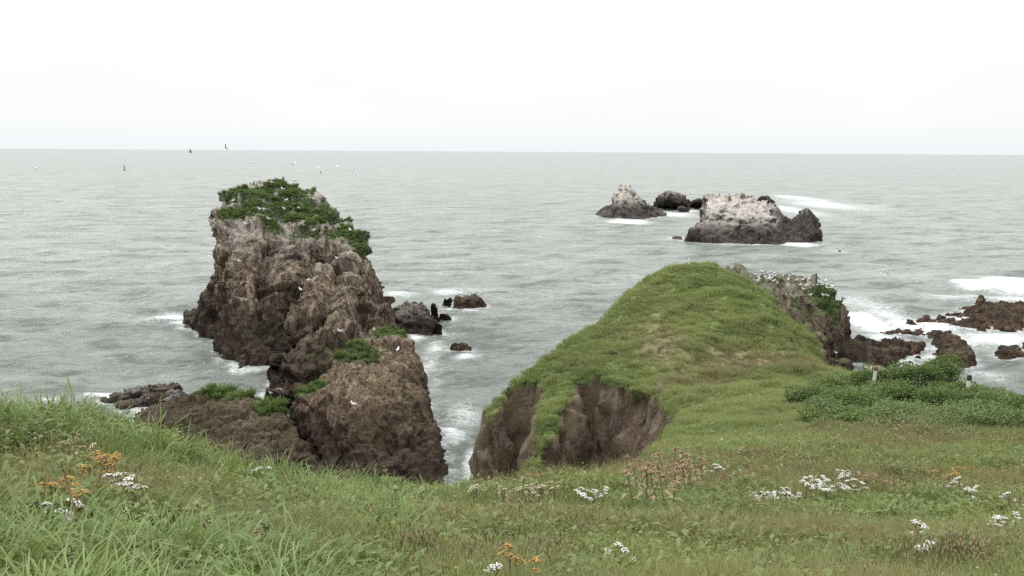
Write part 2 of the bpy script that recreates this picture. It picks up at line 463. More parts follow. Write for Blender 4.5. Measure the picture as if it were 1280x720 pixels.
def land_verts(x, y):
    z, e = height(x, y)
    hx = height(x + 0.25, y)[0]; hy = height(x, y + 0.25)[0]
    n = np.stack([-(hx - z) / 0.25, -(hy - z) / 0.25, np.ones(len(x))], 1)
    n /= np.linalg.norm(n, axis=1)[:, None]
    rock = sstep(0.74, 0.50, n[:, 2] + 0.12 * fbm(np.stack([x, y, z], 1) * 0.6, 3, 20))
    p = np.stack([x, y, z], 1)
    disp = 0.6 * fbm(p * 0.3, 4, 31, True) + 0.5 * facets(p * 0.6, 30) + 0.22 * facets(p * 1.7, 37) + 0.22 * fbm(p * 1.6, 4, 33, True) - 0.4
    p = p + n * (disp * rock)[:, None]
    return p, n, rock

FG_DRY = ((940,597,19,1.6,1.5),(1110,600,18,1.6,1.2),(1200,600,17,1.5,1.5),(680,650,11,1.6,1.2),(840,585,20,1.4,1.5),(330,690,6.8,.35,.5),(395,700,6.6,.35,.5),(120,590,8.5,.7,.8),(620,690,8,.8,.8),(1000,660,11,1.4,.8),(1230,690,8.5,.8,.5))
def dryness(x, y):
    d = np.zeros(len(x))
    for (px, py, dd, rx, ry) in FG_DRY:
        v = P(px, py, dd)
        d = np.maximum(d, .9 * np.exp(-((x - v.x) / rx) ** 2 - ((y - v.y) / ry) ** 2))
    for (px, py, dd, rx, ry) in ((955,455,58,5.5,3.2),(900,460,56.5,4,2.6),(830,435,61,1.8,5),(870,470,54,2.6,3),(1180,545,31,5,4),(905,580,22,5,3),(1080,600,20,4,2),(1010,455,57.5,3,1.6)):
        v = P(px, py, dd)
        d = np.maximum(d, np.exp(-((x - v.x) / rx) ** 2 - ((y - v.y) / ry) ** 2))
    return d

def land(name, x0, x1, y0, y1, st):
    xs = np.linspace(x0, x1, int(round((x1 - x0) / st)) + 1); ys = np.linspace(y0, y1, int(round((y1 - y0) / st)) + 1)
    X, Y = np.meshgrid(xs, ys)
    x, y = X.ravel(), Y.ravel()
    p, n, rock = land_verts(x, y)
    me = np_mesh(name, p, grid_faces(len(ys), len(xs)), M['ground'], {'rock': rock, 'dry': dryness(x, y)})
    o = link(name, me); o['kind'] = 'structure'
    return o
headland = land('headland', -60, 60, -20, 40, 0.25)
hill = land('hill', -14, 62, 40, 112, 0.2)

# ------------------------------------------------------------------ rocks from hulls
WATER_PTS = []
def hull_rock(name, mat, hulls, voxel, amp=1.0, freq=0.3, parent=None, seed=0, loc=None, green=None, high=(4, 12), smooth=2, wpts=True, worl=0.5, carve=(), himask=None, knob=1.0):
    bm = bmesh.new()
    for pts in hulls:
        vs = [bm.verts.new(Vector(p)) for p in pts]
        r = bmesh.ops.convex_hull(bm, input=vs)
        junk = [v for v in set(r['geom_interior']) | set(r['geom_unused']) if isinstance(v, bmesh.types.BMVert) and v.is_valid]
        if junk: bmesh.ops.delete(bm, geom=junk, context='VERTS')
    me = bpy.data.meshes.new('tmp'); bm.to_mesh(me); bm.free()
    o = bpy.data.objects.new('tmp', me); COL.objects.link(o)
    m = o.modifiers.new('r', 'REMESH'); m.mode = 'VOXEL'; m.voxel_size = voxel
    if smooth:
        s = o.modifiers.new('s', 'SMOOTH'); s.iterations = smooth; s.factor = 0.6
    dg = bpy.context.evaluated_depsgraph_get()
    ev = o.evaluated_get(dg); e = ev.to_mesh()
    nv = len(e.vertices); co = np.zeros(nv * 3, np.float32); e.vertices.foreach_get('co', co); co = co.reshape(-1, 3).astype(float)
    no = np.zeros(nv * 3, np.float32); e.vertices.foreach_get('normal', no); no = no.reshape(-1, 3).astype(float)
    nf = len(e.polygons); fa = np.zeros(len(e.loops), np.int32); e.loops.foreach_get('vertex_index', fa)
    fa = fa.reshape(-1, 4)
    ev.to_mesh_clear(); bpy.data.objects.remove(o); bpy.data.meshes.remove(me)
    warp = np.stack([fbm(co * freq * 0.8, 3, seed + 50 + k) for k in range(3)], 1) * 0.8 / freq * 0.35
    q = co + warp
    f1, f2, cid = worley(q * freq * 1.3 * np.array([1, 1, 0.7]), seed + 60)
    g1, g2, cid2 = worley(q * freq * 3.6 * np.array([1, 1, 0.8]), seed + 70)
    qs = co + warp * 0.22
    d = 0.32 * fbm(q * freq, 4, seed + 80) + worl * 0.5 * np.minimum(f2 - f1, 0.3) + 0.07 * fbm(q * freq * 8, 4, seed + 90, True, 0.6)
    d = d + 1.15 * facets(qs * freq * np.array([1.25, 1.25, 0.75]), seed + 110) * (worl / 0.5)
    d = d + 1.5 * facets(qs * freq * np.array([0.6, 0.6, 0.28]), seed + 150) * (worl / 0.5)
    d = d + 0.33 * knob * facets(qs * freq * np.array([3.3, 3.3, 2.6]), seed + 120) + 0.17 * knob * facets(qs * freq * np.array([8, 8, 6.5]), seed + 130)
    # worn bedding ledges
    zl = qs[:, 2] * freq * 2.4 + 0.5 * qs[:, 0] * freq * 0.5 + 0.6 * fbm(q * freq * .7, 2, seed + 140)
    d = d + 0.16 * (np.abs((zl % 1.0) - 0.5) * 2 - .5)
    # vertical ribs on the steep faces
    rb1, rb2, _ = worley(q * freq * np.array([2.2, 2.2, 0.35]), seed + 95)
    steep = sstep(0.75, 0.3, np.abs(no[:, 2]))
    d = d + (0.55 * np.minimum(rb2 - rb1, 0.45) * 1.6 - 0.25) * steep * (worl / 0.5) * 0.9
    d = d - np.percentile(d, 62)
    cdark = np.zeros(nv)
    for line, wd, dep in carve:
        for a_, b_ in zip(line[:-1], line[1:]):
            a_ = np.array(a_); b_ = np.array(b_); ab = b_ - a_
            tt = np.clip(((q * 0.6 + co * 0.4 - a_) @ ab) / (ab @ ab), 0, 1)
            dd = np.linalg.norm(co - a_ - tt[:, None] * ab, axis=1) / wd
            cdark = np.maximum(cdark, np.exp(-(dd * 0.75) ** 2) * dep)
    d = d - cdark / amp
    co2 = co + no * (d * amp)[:, None]
    cav = sstep(-0.5, -1.3, d) * 0.8 + 0.3 * sstep(0.1, 0.0, f2 - f1) + 0.35 * sstep(0.1, 0.0, rb2 - rb1) * steep  # mask for the painted crevice shade
    hi = sstep(high[0], high[1], co2[:, 2])
    if himask is not None: hi = hi * himask(co2)
    gr = green(co2, no) if green is not None else np.zeros(nv)
    if loc is None: loc = Vector((float(co2[:, 0].mean()), float(co2[:, 1].mean()), 0.0))
    if wpts:
        sel = np.abs(co2[:, 2]) < voxel * 0.9 + 0.1
        WATER_PTS.extend(co2[sel][::2].tolist())
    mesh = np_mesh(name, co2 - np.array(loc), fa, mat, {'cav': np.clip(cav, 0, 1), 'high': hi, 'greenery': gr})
    ob = link(name, mesh, parent); ob.location = loc
    ob['_n'] = 0; del ob['_n']
    return ob, co2, no, gr

def base(pts, z=-2.0):
    return [(x, y, z) for x, y in pts]
def SP(px, py, z=-2.0):
    v = S(px, py, 0); return (v.x, v.y, z)

def box_mask(co, lst):
    """greenery from a list of (px,py,d,r) balls"""
    g = np.zeros(len(co))
    for (px, py, d, r) in lst:
        v = np.array(P(px, py, d))
        dd = np.sqrt(((co - v) ** 2).sum(1)) / r
        g = np.maximum(g, sstep(1.15, 0.75, dd + 0.3 * fbm(co * 0.5, 3, 99)))
    return g

# --- the tall sea stack
A = [P(270,260,158), P(288,242,166), P(335,223,172), P(370,225,172), P(405,253,166), P(412,270,158), P(385,308,148), P(325,302,147), P(287,284,150), P(268,300,158), P(290,420,141),
     SP(268,432), SP(286,456), SP(302,472), (-24,140,-2), (-18,160,-2), (-26,188,-2), (-48,188,-2)]
A2 = [P(266,345,163), P(262,365,166), P(256,382,170), SP(218,403), SP(254,425), P(300,360,160), (-48,182,-2), (-40,165,5)]
B = [P(412,278,158), P(438,272,158), P(458,288,154), P(462,306,148), P(430,320,144), P(402,318,144), (-19.5,134,-2), (-18.5,160,-2), (-28,165,-2), (-26,138,-2)]
C = [P(396,334,136), P(438,325,138), P(452,338,136), P(466,352,139), P(358,400,128), P(336,440,124), P(400,440,120), SP(322,488), SP(360,496), SP(430,496), P(478,400,133), SP(500,470), (-20,136,-2), (-28,134,-2)]
C2 = [P(385,395,126), P(425,385,126), P(440,400,126), P(345,440,122), SP(340,494), SP(400,500), SP(440,500), P(430,440,119), P(455,440,114), P(470,425,118), SP(460,500), P(400,470,112), P(370,478,112)]
CREV = [([P(402,322,142), P(372,360,137), P(345,400,131), P(318,462,127)], 1.9, 4.2), ([P(330,300,146), P(325,360,142), P(300,440,134)], 1.0, 1.6), ([P(455,350,136), P(462,400,131), P(450,470,122)], 1.0, 1.8),
        ([P(375,310,146), P(360,340,141)], 1.0, 1.5), ([P(290,300,152), P(280,400,146), P(275,440,140)], .9, 1.3), ([P(420,335,136), P(400,400,124), P(395,470,120)], .7, 1.0)]
def stack_green(co, no):
    g = sstep(0.35, 0.7, no[:, 2] + 0.35 * fbm(co * 0.3, 3, 41)) * sstep(15.5, 18.5, co[:, 2] + 0.06 * (co[:, 0] + 30) * -1)
    g = np.maximum(g, box_mask(co, [(432,290,152,4.2),(410,285,150,4),(445,345,140,2.5),(440,320,142,2.5),(460,300,148,3), (370,320,143,2)]))
    lum = fbm(co * np.array([.28, .28, .5]), 3, 43)
    g = g * sstep(-0.42, -0.25, lum)
    bare = np.zeros(len(co))
    for (px_, py_, d_, r_) in ((276,252,158,3.6),(300,296,150,4.6),(350,304,148,3.0),(395,304,148,2.2),(350,243,166,1.3),(365,252,160,1.2),(425,316,145,2.0),(330,258,158,1.0),(390,268,156,1.2)):
        v_ = np.array(P(px_, py_, d_)); bare = np.maximum(bare, sstep(1.1, .7, np.sqrt(((co - v_) ** 2).sum(1)) / r_))
    return g * (1 - bare) * sstep(0.1, 0.35, no[:, 2])
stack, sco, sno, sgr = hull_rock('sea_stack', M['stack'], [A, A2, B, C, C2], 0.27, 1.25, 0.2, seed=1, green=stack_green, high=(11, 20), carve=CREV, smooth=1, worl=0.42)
tag(stack, 'tall brown sea stack with steep cliffs and a dark green grass top', 'sea stack')

# --- the lower front rock
D = [P(445,430,106), P(482,409,112), P(503,411,112), P(515,430,109), P(430,472,101), P(378,488,98), P(524,475,104), P(541,525,95), P(552,580,88), P(405,505,92), P(455,500,92), P(505,505,92), P(440,540,88),
     SP(562,612), SP(530,626), SP(430,620), SP(400,590), (-22,98,-2), (-22,112,-2), (-9.8,116,-2)]
D2 = [P(376,490,98), P(420,477,102), P(384,505,94), SP(395,560), (-26,104,-2), (-14,112,-2), SP(430,600), P(480,502,94)]
CREV2 = [([P(505,470,100), P(490,560,88)], .8, 1.2), ([P(380,505,94), P(410,570,88)], .7, 1.0), ([P(430,500,92), P(440,580,87)], .6, .8), ([P(470,455,103), P(400,480,98)], .8, .8)]
def front_green(co, no):
    return np.maximum(box_mask(co, [(480,425,110,2.6),(445,450,104,2.4),(385,482,98,1.8),(500,440,108,1.6)]), 0)
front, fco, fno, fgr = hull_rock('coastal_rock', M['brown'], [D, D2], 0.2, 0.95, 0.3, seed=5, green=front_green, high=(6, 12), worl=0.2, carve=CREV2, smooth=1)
tag(front, 'steep dark brown rock with grass tufts in front of the tall sea stack', 'rock')

# --- low brown ridge bottom left
E = [P(232,508,108), P(275,488,104), P(300,492,101), P(328,506,98), P(352,514,95), P(384,552,90), P(402,590,86), P(345,600,80), P(250,570,84), P(205,530,96), P(175,512,108),
     SP(150,505), SP(410,600), SP(420,650), SP(300,660), SP(150,600), SP(290,478)]
E2 = [P(180,508,112), P(212,500,114), SP(140,502), SP(200,496), SP(150,520), SP(250,500), P(240,508,110)]
E3 = [P(330,486,112), P(400,484,110), SP(325,486), SP(330,500), SP(410,500), SP(410,480), P(360,492,108)]
def ridge_green(co, no):
    return box_mask(co, [(275,488,104,2.4),(300,496,101,1.6),(340,512,96,1.5)])
ridge, rco, rno, rgr = hull_rock('rocky_ridge', M['brown'], [E, E2, E3], 0.19, 0.7, 0.42, seed=9, green=ridge_green, high=(3, 8), worl=0.28, smooth=1)
tag(ridge, 'low reddish brown rocky ridge below the grassy bank at left', 'rock')

# --- the rock outcrop behind the mound
G = [P(915,338,150), P(985,346,150), P(1036,354,146), P(1056,372,142), P(1050,385,139), P(1000,395,132), P(940,372,130), P(905,350,138),
     SP(1060,446), SP(1052,462), SP(1040,475), (14,118,-2), (8,150,-2), (44,162,-2), P(1062,410,143)]
G2 = [P(1050,425,142), P(1075,428,142), P(1100,436,142), SP(1062,465), SP(1118,462), SP(1125,450), SP(1100,440), (40,150,-2)]
G3 = [P(1040,448,118), P(1060,452,122), SP(1045,480), SP(1090,470), (30,125,-2), (40,125,-2), SP(1040,470)]
def cliff_green(co, no):
    return np.maximum(box_mask(co, [(1038,368,141,3.0),(1045,385,139,2.4),(940,362,134,2.6),(1000,380,134,1.6)]) * sstep(0.0, 0.4, no[:, 2] + 0.3), 0)
outc, oco, ono, ogr = hull_rock('rock_outcrop', M['cliffside'], [G, G2, G3], 0.36, 1.1, 0.24, seed=13, green=cliff_green, high=(8, 11))
tag(outc, 'grey brown cliff outcrop with a gull colony behind the green mound', 'rock')

# --- offshore rocks
def px_rock(name, mat, hulls, voxel, amp, freq, seed, label, cat='rock', group=None, high=(3, 8), worl=0.5, wpts=True, himask=None, smooth=2):
    o = hull_rock(name, mat, hulls, voxel, amp, freq, seed=seed, high=high, worl=worl, wpts=wpts, himask=himask, smooth=smooth, knob=0.6 if mat is M['grey'] else 1.0)
    tag(o[0], label, cat, group)
    return o
r1 = px_rock('offshore_rock', M['grey'], [
    [P(777,229,470), P(787,230,470), P(795,238,468), P(803,252,465), P(768,245,468), P(778,258,455), SP(758,268), SP(772,275), SP(806,274), SP(810,262), SP(764,262)],
    [SP(740,268), SP(760,274), P(757,258,468), P(765,256,470), SP(790,275), SP(780,262)],
    [P(806,256,462), P(820,264,462), SP(842,270), SP(800,275), SP(800,262), SP(835,266)]], 0.6, 1.7, 0.14, 21,
    'grey white conical rock standing offshore left of the largest rock', high=(3, 11), worl=0.34, smooth=2)
r2 = px_rock('offshore_rock', M['grey'], [
    [P(835,241,515), P(847,240,515), P(858,244,512), P(860,256,508), P(828,250,512), SP(826,260), SP(864,262), SP(862,255), SP(830,255)],
    [P(825,247,512), P(835,250,512), SP(815,257), SP(835,259), SP(835,253)], [SP(840,262), SP(864,264), P(850,260,500), P(862,260,500), SP(860,260)]], 0.5, 1.5, 0.16, 22,
    'small dark blocky offshore rock between the conical rock and the largest one', high=(6, 12))
r3 = px_rock('offshore_rock', M['grey'], [
    [P(884,245,360), P(930,241,362), P(958,256,352), P(978,272,346), P(965,274,338), P(930,272,334), P(882,258,342), P(878,270,338), SP(870,300), SP(900,306), SP(985,306), SP(1000,296), SP(985,282), SP(885,282)],
    [P(872,280,335), P(862,290,332), SP(852,300), SP(900,306), SP(880,290), P(885,268,338)],
    [P(998,267,345), P(1006,266,345), P(1016,278,342), P(1024,288,338), SP(1028,301), SP(990,305), SP(975,300), SP(1015,288), P(985,276,342)],
    [P(965,266,350), P(978,272,352), P(1000,280,345), SP(960,290), SP(1000,300), SP(1000,288)]], 0.5, 1.6, 0.2, 23,
    'largest offshore rock, whitened top sloping down to dark jagged right end', high=(2.5, 9.5), worl=0.3, smooth=2,
    himask=lambda c: sstep(P(990, 280, 345).x, P(955, 280, 345).x, c[:, 0] + 3 * fbm(c * .2, 2, 5)))
r4 = px_rock('offshore_rock', M['dark'], [
    [P(948,247,560), P(956,243,560), P(963,249,560), SP(945,256), SP(970,258), SP(965,252)], [P(938,249,560), SP(930,254), SP(952,256), P(944,250,560), SP(940,250)]], 0.6, 1.2, 0.15, 24,
    'tiny black pointed offshore rock beside breaking white surf', high=(20, 30))
r5 = px_rock('offshore_rock', M['dark'], [[P(866,252,520), P(880,250,520), P(874,249,520), SP(858,258), SP(886,259), SP(880,251), SP(864,252)]], 0.6, 0.8, 0.15, 25,
    'small low dark rock just left of the largest offshore rock top', high=(20, 30))
r6 = px_rock('offshore_rock', M['dark'], [[P(842,295,344), P(852,295,344), SP(833,300), SP(858,301), SP(852,294), SP(838,295)]], 0.4, 0.3, 0.2, 26,
    'thin flat dark rock awash at the left foot of the largest offshore rock', high=(20, 30))
r7 = px_rock('offshore_rock', M['dark'], [[P(1047,312.5,306), P(1052,312.5,306), P(1049,312,307), SP(1044,316), SP(1055,316), SP(1050,317), SP(1045,314.3), SP(1054,314.3)]], 0.3, 0.03, 0.4, 27,
    'single tiny dark rock tip in open water right of offshore rocks', high=(20, 30))

# --- rocks near the stack
px_rock('dark_rock', M['dark'], [
    [P(490,384,166), P(510,376,168), P(525,378,168), P(540,395,164), P(545,408,160), P(495,400,160), SP(488,410), SP(500,424), SP(535,420), SP(550,410), SP(540,398), (-20,175,-2)],
    ], 0.22, 0.6, 0.5, 31, 'bulky dark rock with pale streaks at the right foot of the sea stack', high=(1.5, 4))
px_rock('dark_rock', M['dark'], [[P(540,378,172), P(544,378,172), P(547,388,170), SP(536,394), SP(548,396), SP(545,390)]], 0.15, 0.25, 0.8, 32,
    'thin upright black rock beside the bulky dark rock', high=(20, 30))
px_rock('dark_rock', M['weed'], [
    [P(566,374,186), P(585,371,190), P(600,370,190), P(607,376,188), SP(562,390), SP(585,390), SP(606,383), SP(608,378)],
    [P(552,384,182), P(562,384,182), SP(548,392), SP(572,393), SP(565,387)]], 0.2, 0.45, 0.6, 33,
    'low elongated brown rock with gulls on its top right of the sea stack', high=(1.0, 3))
px_rock('dark_rock', M['dark'], [[P(556,374,190), P(563,373,190), SP(552,380), SP(566,380), SP(560,376)]], 0.15, 0.25, 0.8, 37,
    'small black rock touching the left end of the elongated brown rock', high=(20, 30))
px_rock('dark_rock', M['weed'], [[P(566,432,146), P(575,427,147), P(586,431,146), P(589,438,144), SP(562,440), SP(570,447), SP(590,446), SP(585,436)]], 0.13, 0.3, 0.8, 34,
    'rounded brown boulder alone in the channel between stack and mound', high=(20, 30))
px_rock('dark_rock', M['dark'], [[P(545,403,158), P(552,406,158), SP(540,412), SP(554,412), SP(548,406)]], 0.15, 0.2, 0.8, 35,
    'little dark pointed rock at the right foot of the bulky dark rock', high=(20, 30))
px_rock('dark_rock', M['weed'], [[P(548,391,174), P(560,393,173), SP(542,396), SP(566,398), SP(575,396)]], 0.15, 0.2, 0.8, 36,
    'flat dark ledge awash between the bulky and the elongated rock', high=(20, 30))

# --- the reef at right: (polygon of top points in px, py, lift)
def reef(pts, lift, seed, label, group=None, mat='weed', amp=0.6, voxel=0.24, freq=0.5):
    top, bot = [], []
    cx = sum(p[0] for p in pts) / len(pts); cy = sum(p[1] for p in pts) / len(pts)
    for (x, y) in pts:
        v = S(x, y); bot.append((v.x, v.y, -1.2))
        u = S(cx + (x - cx) * 0.72, cy + (y - cy) * 0.72)
        top.append((u.x, u.y, lift * .55 * random.uniform(0.45, 1.0)))
    return px_rock('reef_rock', M[mat], [top + bot], voxel, amp, freq, seed, label, 'reef rock', group, high=(20, 30), worl=0.35)
reef([(1205,384),(1232,378),(1290,380),(1330,385),(1330,415),(1270,410),(1215,404),(1190,396)], 2.2, 41, 'largest flat brown reef slab running out of the frame at right')
reef([(1190,404),(1212,402),(1240,408),(1232,418),(1196,416)], 1.6, 42, 'rounded brown weed covered rock under the left part of the largest slab')
reef([(1235,408),(1265,408),(1280,416),(1300,420),(1250,418)], 1.0, 43, 'thin brown ledge in front of the largest reef slab')
reef([(1170,400),(1190,398),(1200,410),(1182,418),(1160,410)], 0.8, 44, 'low brown reef rock joining the slab to the broken ledges')
reef([(1140,400),(1160,396),(1180,400),(1170,406),(1145,406)], 0.7, 45, 'broken brown ledge awash, fourth reef rock left from the slab')
reef([(1120,410),(1135,404),(1150,408),(1140,414)], 0.6, 46, 'small broken ledge awash left of the reef in white water')
reef([(1100,416),(1115,412),(1128,416),(1110,421)], 0.6, 47, 'outermost small brown ledge at the left end of the reef')
reef([(1150,412),(1172,412),(1180,420),(1160,423)], 0.5, 48, 'low brown ledge in the channel above the big round boulder')
reef([(1160,428),(1170,418),(1190,418),(1204,432),(1196,444),(1166,440)], 2.4, 49, 'upper brown boulder joined to the big round boulder', amp=0.4, voxel=0.2)
reef([(1164,446),(1178,432),(1205,434),(1222,448),(1226,460),(1200,464),(1172,460)], 3.6, 50, 'big round olive brown boulder in the channel behind the bushes', amp=0.4, voxel=0.2)
reef([(1240,444),(1252,434),(1275,434),(1285,442),(1270,450),(1248,450)], 1.8, 51, 'brown boulder near the right edge below the reef slab', amp=0.4, voxel=0.2)
reef([(1274,432),(1290,426),(1310,432),(1300,442),(1280,440)], 1.8, 52, 'brown boulder cut by the right edge of the frame', amp=0.4, voxel=0.2)
reef([(1090,440),(1100,426),(1130,428),(1140,440),(1135,456),(1110,464),(1092,460)], 2.6, 53, 'rust brown rock at the foot of the outcrop with a gull on it', amp=0.7)
reef([(1122,434),(1145,428),(1156,434),(1150,444),(1130,448)], 1.4, 54, 'small dark ledge sticking out right of the rust brown rock')
reef([(1055,432),(1075,424),(1096,430),(1100,452),(1065,452)], 2.6, 55, 'dark wet rock low against the outcrop cliff', mat='dark', amp=0.7)
reef([(1158,402),(1166,400),(1172,403),(1162,405)], 0.5, 56, 'tiny brown rock tip between the broken ledges and the slab')
reef([(1218,380),(1224,374),(1232,378),(1228,384)], 3.0, 57, 'small pointed rock standing up on the far side of the slab', amp=0.3, voxel=0.2)
for i in range(26):
    u = random.random(); x = 1092 + u * 125 + random.uniform(-8, 8); y = 421 - u * 30 + random.uniform(-7, 9); w_ = random.uniform(5, 14); h_ = w_ * random.uniform(.12, .26)
    n_p = 7
    reef([(x + w_ * math.cos(6.283 * k / n_p) * random.uniform(.7, 1.2), y + h_ * math.sin(6.283 * k / n_p) * random.uniform(.7, 1.2)) for k in range(n_p)], random.uniform(.35, .8), 700 + i * 5,
         'small weed covered ledge awash among the broken pieces between outcrop and reef slab', 'small broken ledges of the reef', amp=.5, voxel=.2)
for i in range(9):
    x = 1120 + random.uniform(0, 50); y = 446 + random.uniform(-10, 12); w_ = random.uniform(4, 9)
    reef([(x + w_ * math.cos(.9 * k) * random.uniform(.7, 1.2), y + w_ * .3 * math.sin(.9 * k) * random.uniform(.7, 1.2)) for k in range(7)], random.uniform(.4, .9), 900 + i * 5,
         'small dark rock awash between the rust brown rock and the big round boulder', 'small rocks beside the big boulder', amp=.5, voxel=.2)
# beach stones at the lower left
for i, (x, y, r_) in enumerate([(150,503,1.2),(168,500,1.4),(186,498,1.6),(204,497,1.8),(222,502,1.4),(172,510,1.5),(196,508,1.6),(135,506,0.9),(214,510,1.5),(158,512,1.1)]):
    v = S(x, y)
    pts = [(v.x + r_ * math.cos(a) * random.uniform(.7, 1.2), v.y + r_ * math.sin(a) * random.uniform(.7, 1.2), zz * random.uniform(.7, 1.2)) for a in np.linspace(0, 5.6, 8) for zz in (-0.8, r_ * 0.75)]
    px_rock('shore_boulder', M['dark' if i % 3 else 'brown'], [pts], 0.14, 0.3, 0.9, 300 + i * 7, 'grey brown boulder in the row along the shore beyond the grassy bank', 'boulder', 'boulders along the shore at left', high=(0.4, 1.6), worl=0.4)

# ------------------------------------------------------------------ sea
kd = kdtree.KDTree(len(WATER_PTS))
for i, p in enumerate(WATER_PTS): kd.insert(p, i)
hy_x, hy_y = np.meshgrid(np.arange(-14, 62, 0.6), np.arange(40, 112, 0.6))
hz = height(hy_x.ravel(), hy_y.ravel())[0]
shore = np.stack([hy_x.ravel(), hy_y.ravel()], 1)[np.abs(hz) < 1.4]
kd2 = kdtree.KDTree(len(shore))
for i, p in enumerate(shore): kd2.insert((p[0], p[1], 0), i)
kd.balance(); kd2.balance()

WIND = R(62)
def waves(x, y):
    z = np.zeros(len(x))
    r = np.hypot(x, y)
    wr = np.random.default_rng(3)
    for L, a in [(26, .17), (19, .12), (14, .10), (10, .085), (7.5, .07), (5.5, .055), (4.1, .045), (3.0, .036), (2.2, .026), (1.6, .02)]:
        for k in range(3):
            th = WIND + wr.normal(0, 0.55); ph = wr.uniform(0, 6.28)
            kx, ky = math.cos(th) * 6.283 / L, math.sin(th) * 6.283 / L
            s = np.sin(x * kx + y * ky + ph + 1.3 * vnoise(np.stack([x / L / 3, y / L / 3, np.full(len(x), k * 7.7)], 1), 200 + k))
            a_ = a * (1.7 if L > 6 else 2.6)
            fade = np.clip(1.4 - r * 0.0035 * 9 / L, 0, 1)
            z += a_ * (0.75 - np.abs(s) ** 0.8 if k == 0 else 0.5 * s) * fade
    return z
def polar(r0, r1, ratio, a0, a1, da):
    nr = int(math.log(r1 / r0) / math.log(1 + ratio)) + 1
    rs = r0 * (r1 / r0) ** (np.arange(nr + 1) / nr)
    az = np.linspace(a0, a1, int((a1 - a0) / da) + 1)
    RR, AA = np.meshgrid(rs, az, indexing='ij')
    return (RR * np.sin(AA)).ravel(), (RR * np.cos(AA)).ravel(), len(rs), len(az)

FOAM = []   # (x, y, rx, ry, strength, rot)
def foam(px, py, rx, ry, s=1.0, rot=0.0):
    """a patch of broken water; radii given as seen from the cliff and turned into metres on the sea"""
    v = S(px, py); FOAM.append((v.x, v.y, rx * v.y / F, ry * v.y ** 2 / (H * F), s, rot))
foam(1000,248,22,5,0.85); foam(1030,256,50,8,0.6); foam(990,262,30,10,0.6); foam(1080,258,60,10,0.35)
foam(1250,361,42,7,1.35); foam(1285,358,50,9,1.35); foam(1212,354,22,4,1.1); foam(1200,372,60,6,.55); foam(1262,374,50,5,.7)
foam(1082,402,28,16,.85); foam(1105,392,40,14,.6); foam(1110,425,30,10,.75); foam(1150,408,50,12,.85); foam(1195,425,45,12,.6); foam(1080,380,45,16,.5); foam(1130,468,30,12,.6); foam(1250,425,60,9,.75); foam(1235,470,35,10,.45); foam(1210,400,60,8,.7)
foam(925,306,70,3,.4); foam(885,303,25,3,.75); foam(1000,306,30,3,.7); foam(785,277,30,3,.85); foam(840,268,40,5,.6); foam(860,263,25,3,.6)
foam(568,552,22,9,.62,.1); foam(588,578,12,22,.6); foam(560,545,18,8,.75); foam(580,520,30,25,.5); foam(545,437,16,10,.55); foam(545,475,14,26,.36); foam(585,515,16,30,.36); foam(560,530,30,16,.34); foam(570,600,20,10,.6)
foam(500,368,30,5,.6); foam(560,366,30,3,.6); foam(590,390,25,4,.55); foam(522,425,12,5,.75); foam(533,455,20,18,.5); foam(583,449,20,4,.65); foam(1215,490,18,5,.4); foam(1270,503,30,5,.8)
foam(212,396,26,6,.8); foam(225,404,14,5,.7); foam(190,402,30,8,.4); foam(165,500,26,4,1.0); foam(130,499,30,4,.85); foam(60,500,30,3,.5); foam(345,478,14,4,.8); foam(560,362,80,6,.35); foam(1130,345,90,16,.33); foam(1180,300,90,14,.25); foam(1150,275,90,10,.25); foam(700,300,120,20,.12)

def foam_at(x, y):
    f = np.zeros(len(x))
    for (a, b, rx, ry, s, rot) in FOAM:
        dx, dy = x - a, y - b
        u = (dx * math.cos(rot) + dy * math.sin(rot)) / rx; v = (-dx * math.sin(rot) + dy * math.cos(rot)) / ry
        q = u * u + v * v
        f = np.maximum(f, s * np.exp(-q * 0.9) * (q < 9))
    near = np.nonzero((np.hypot(x, y) < 620) & (np.abs(x) < 250))[0]
    for i in near:
        _, _, d = kd.find((x[i], y[i], 0))
        d2 = kd2.find((x[i], y[i], 0))[2] if y[i] < 130 else 99
        d = min(d, d2)
        sc = 1.3 if y[i] < 220 else 2.2
        if d < sc * 3.5:
            f[i] = max(f[i], 0.56 * math.exp(-(d / sc) ** 1.3))
    return f

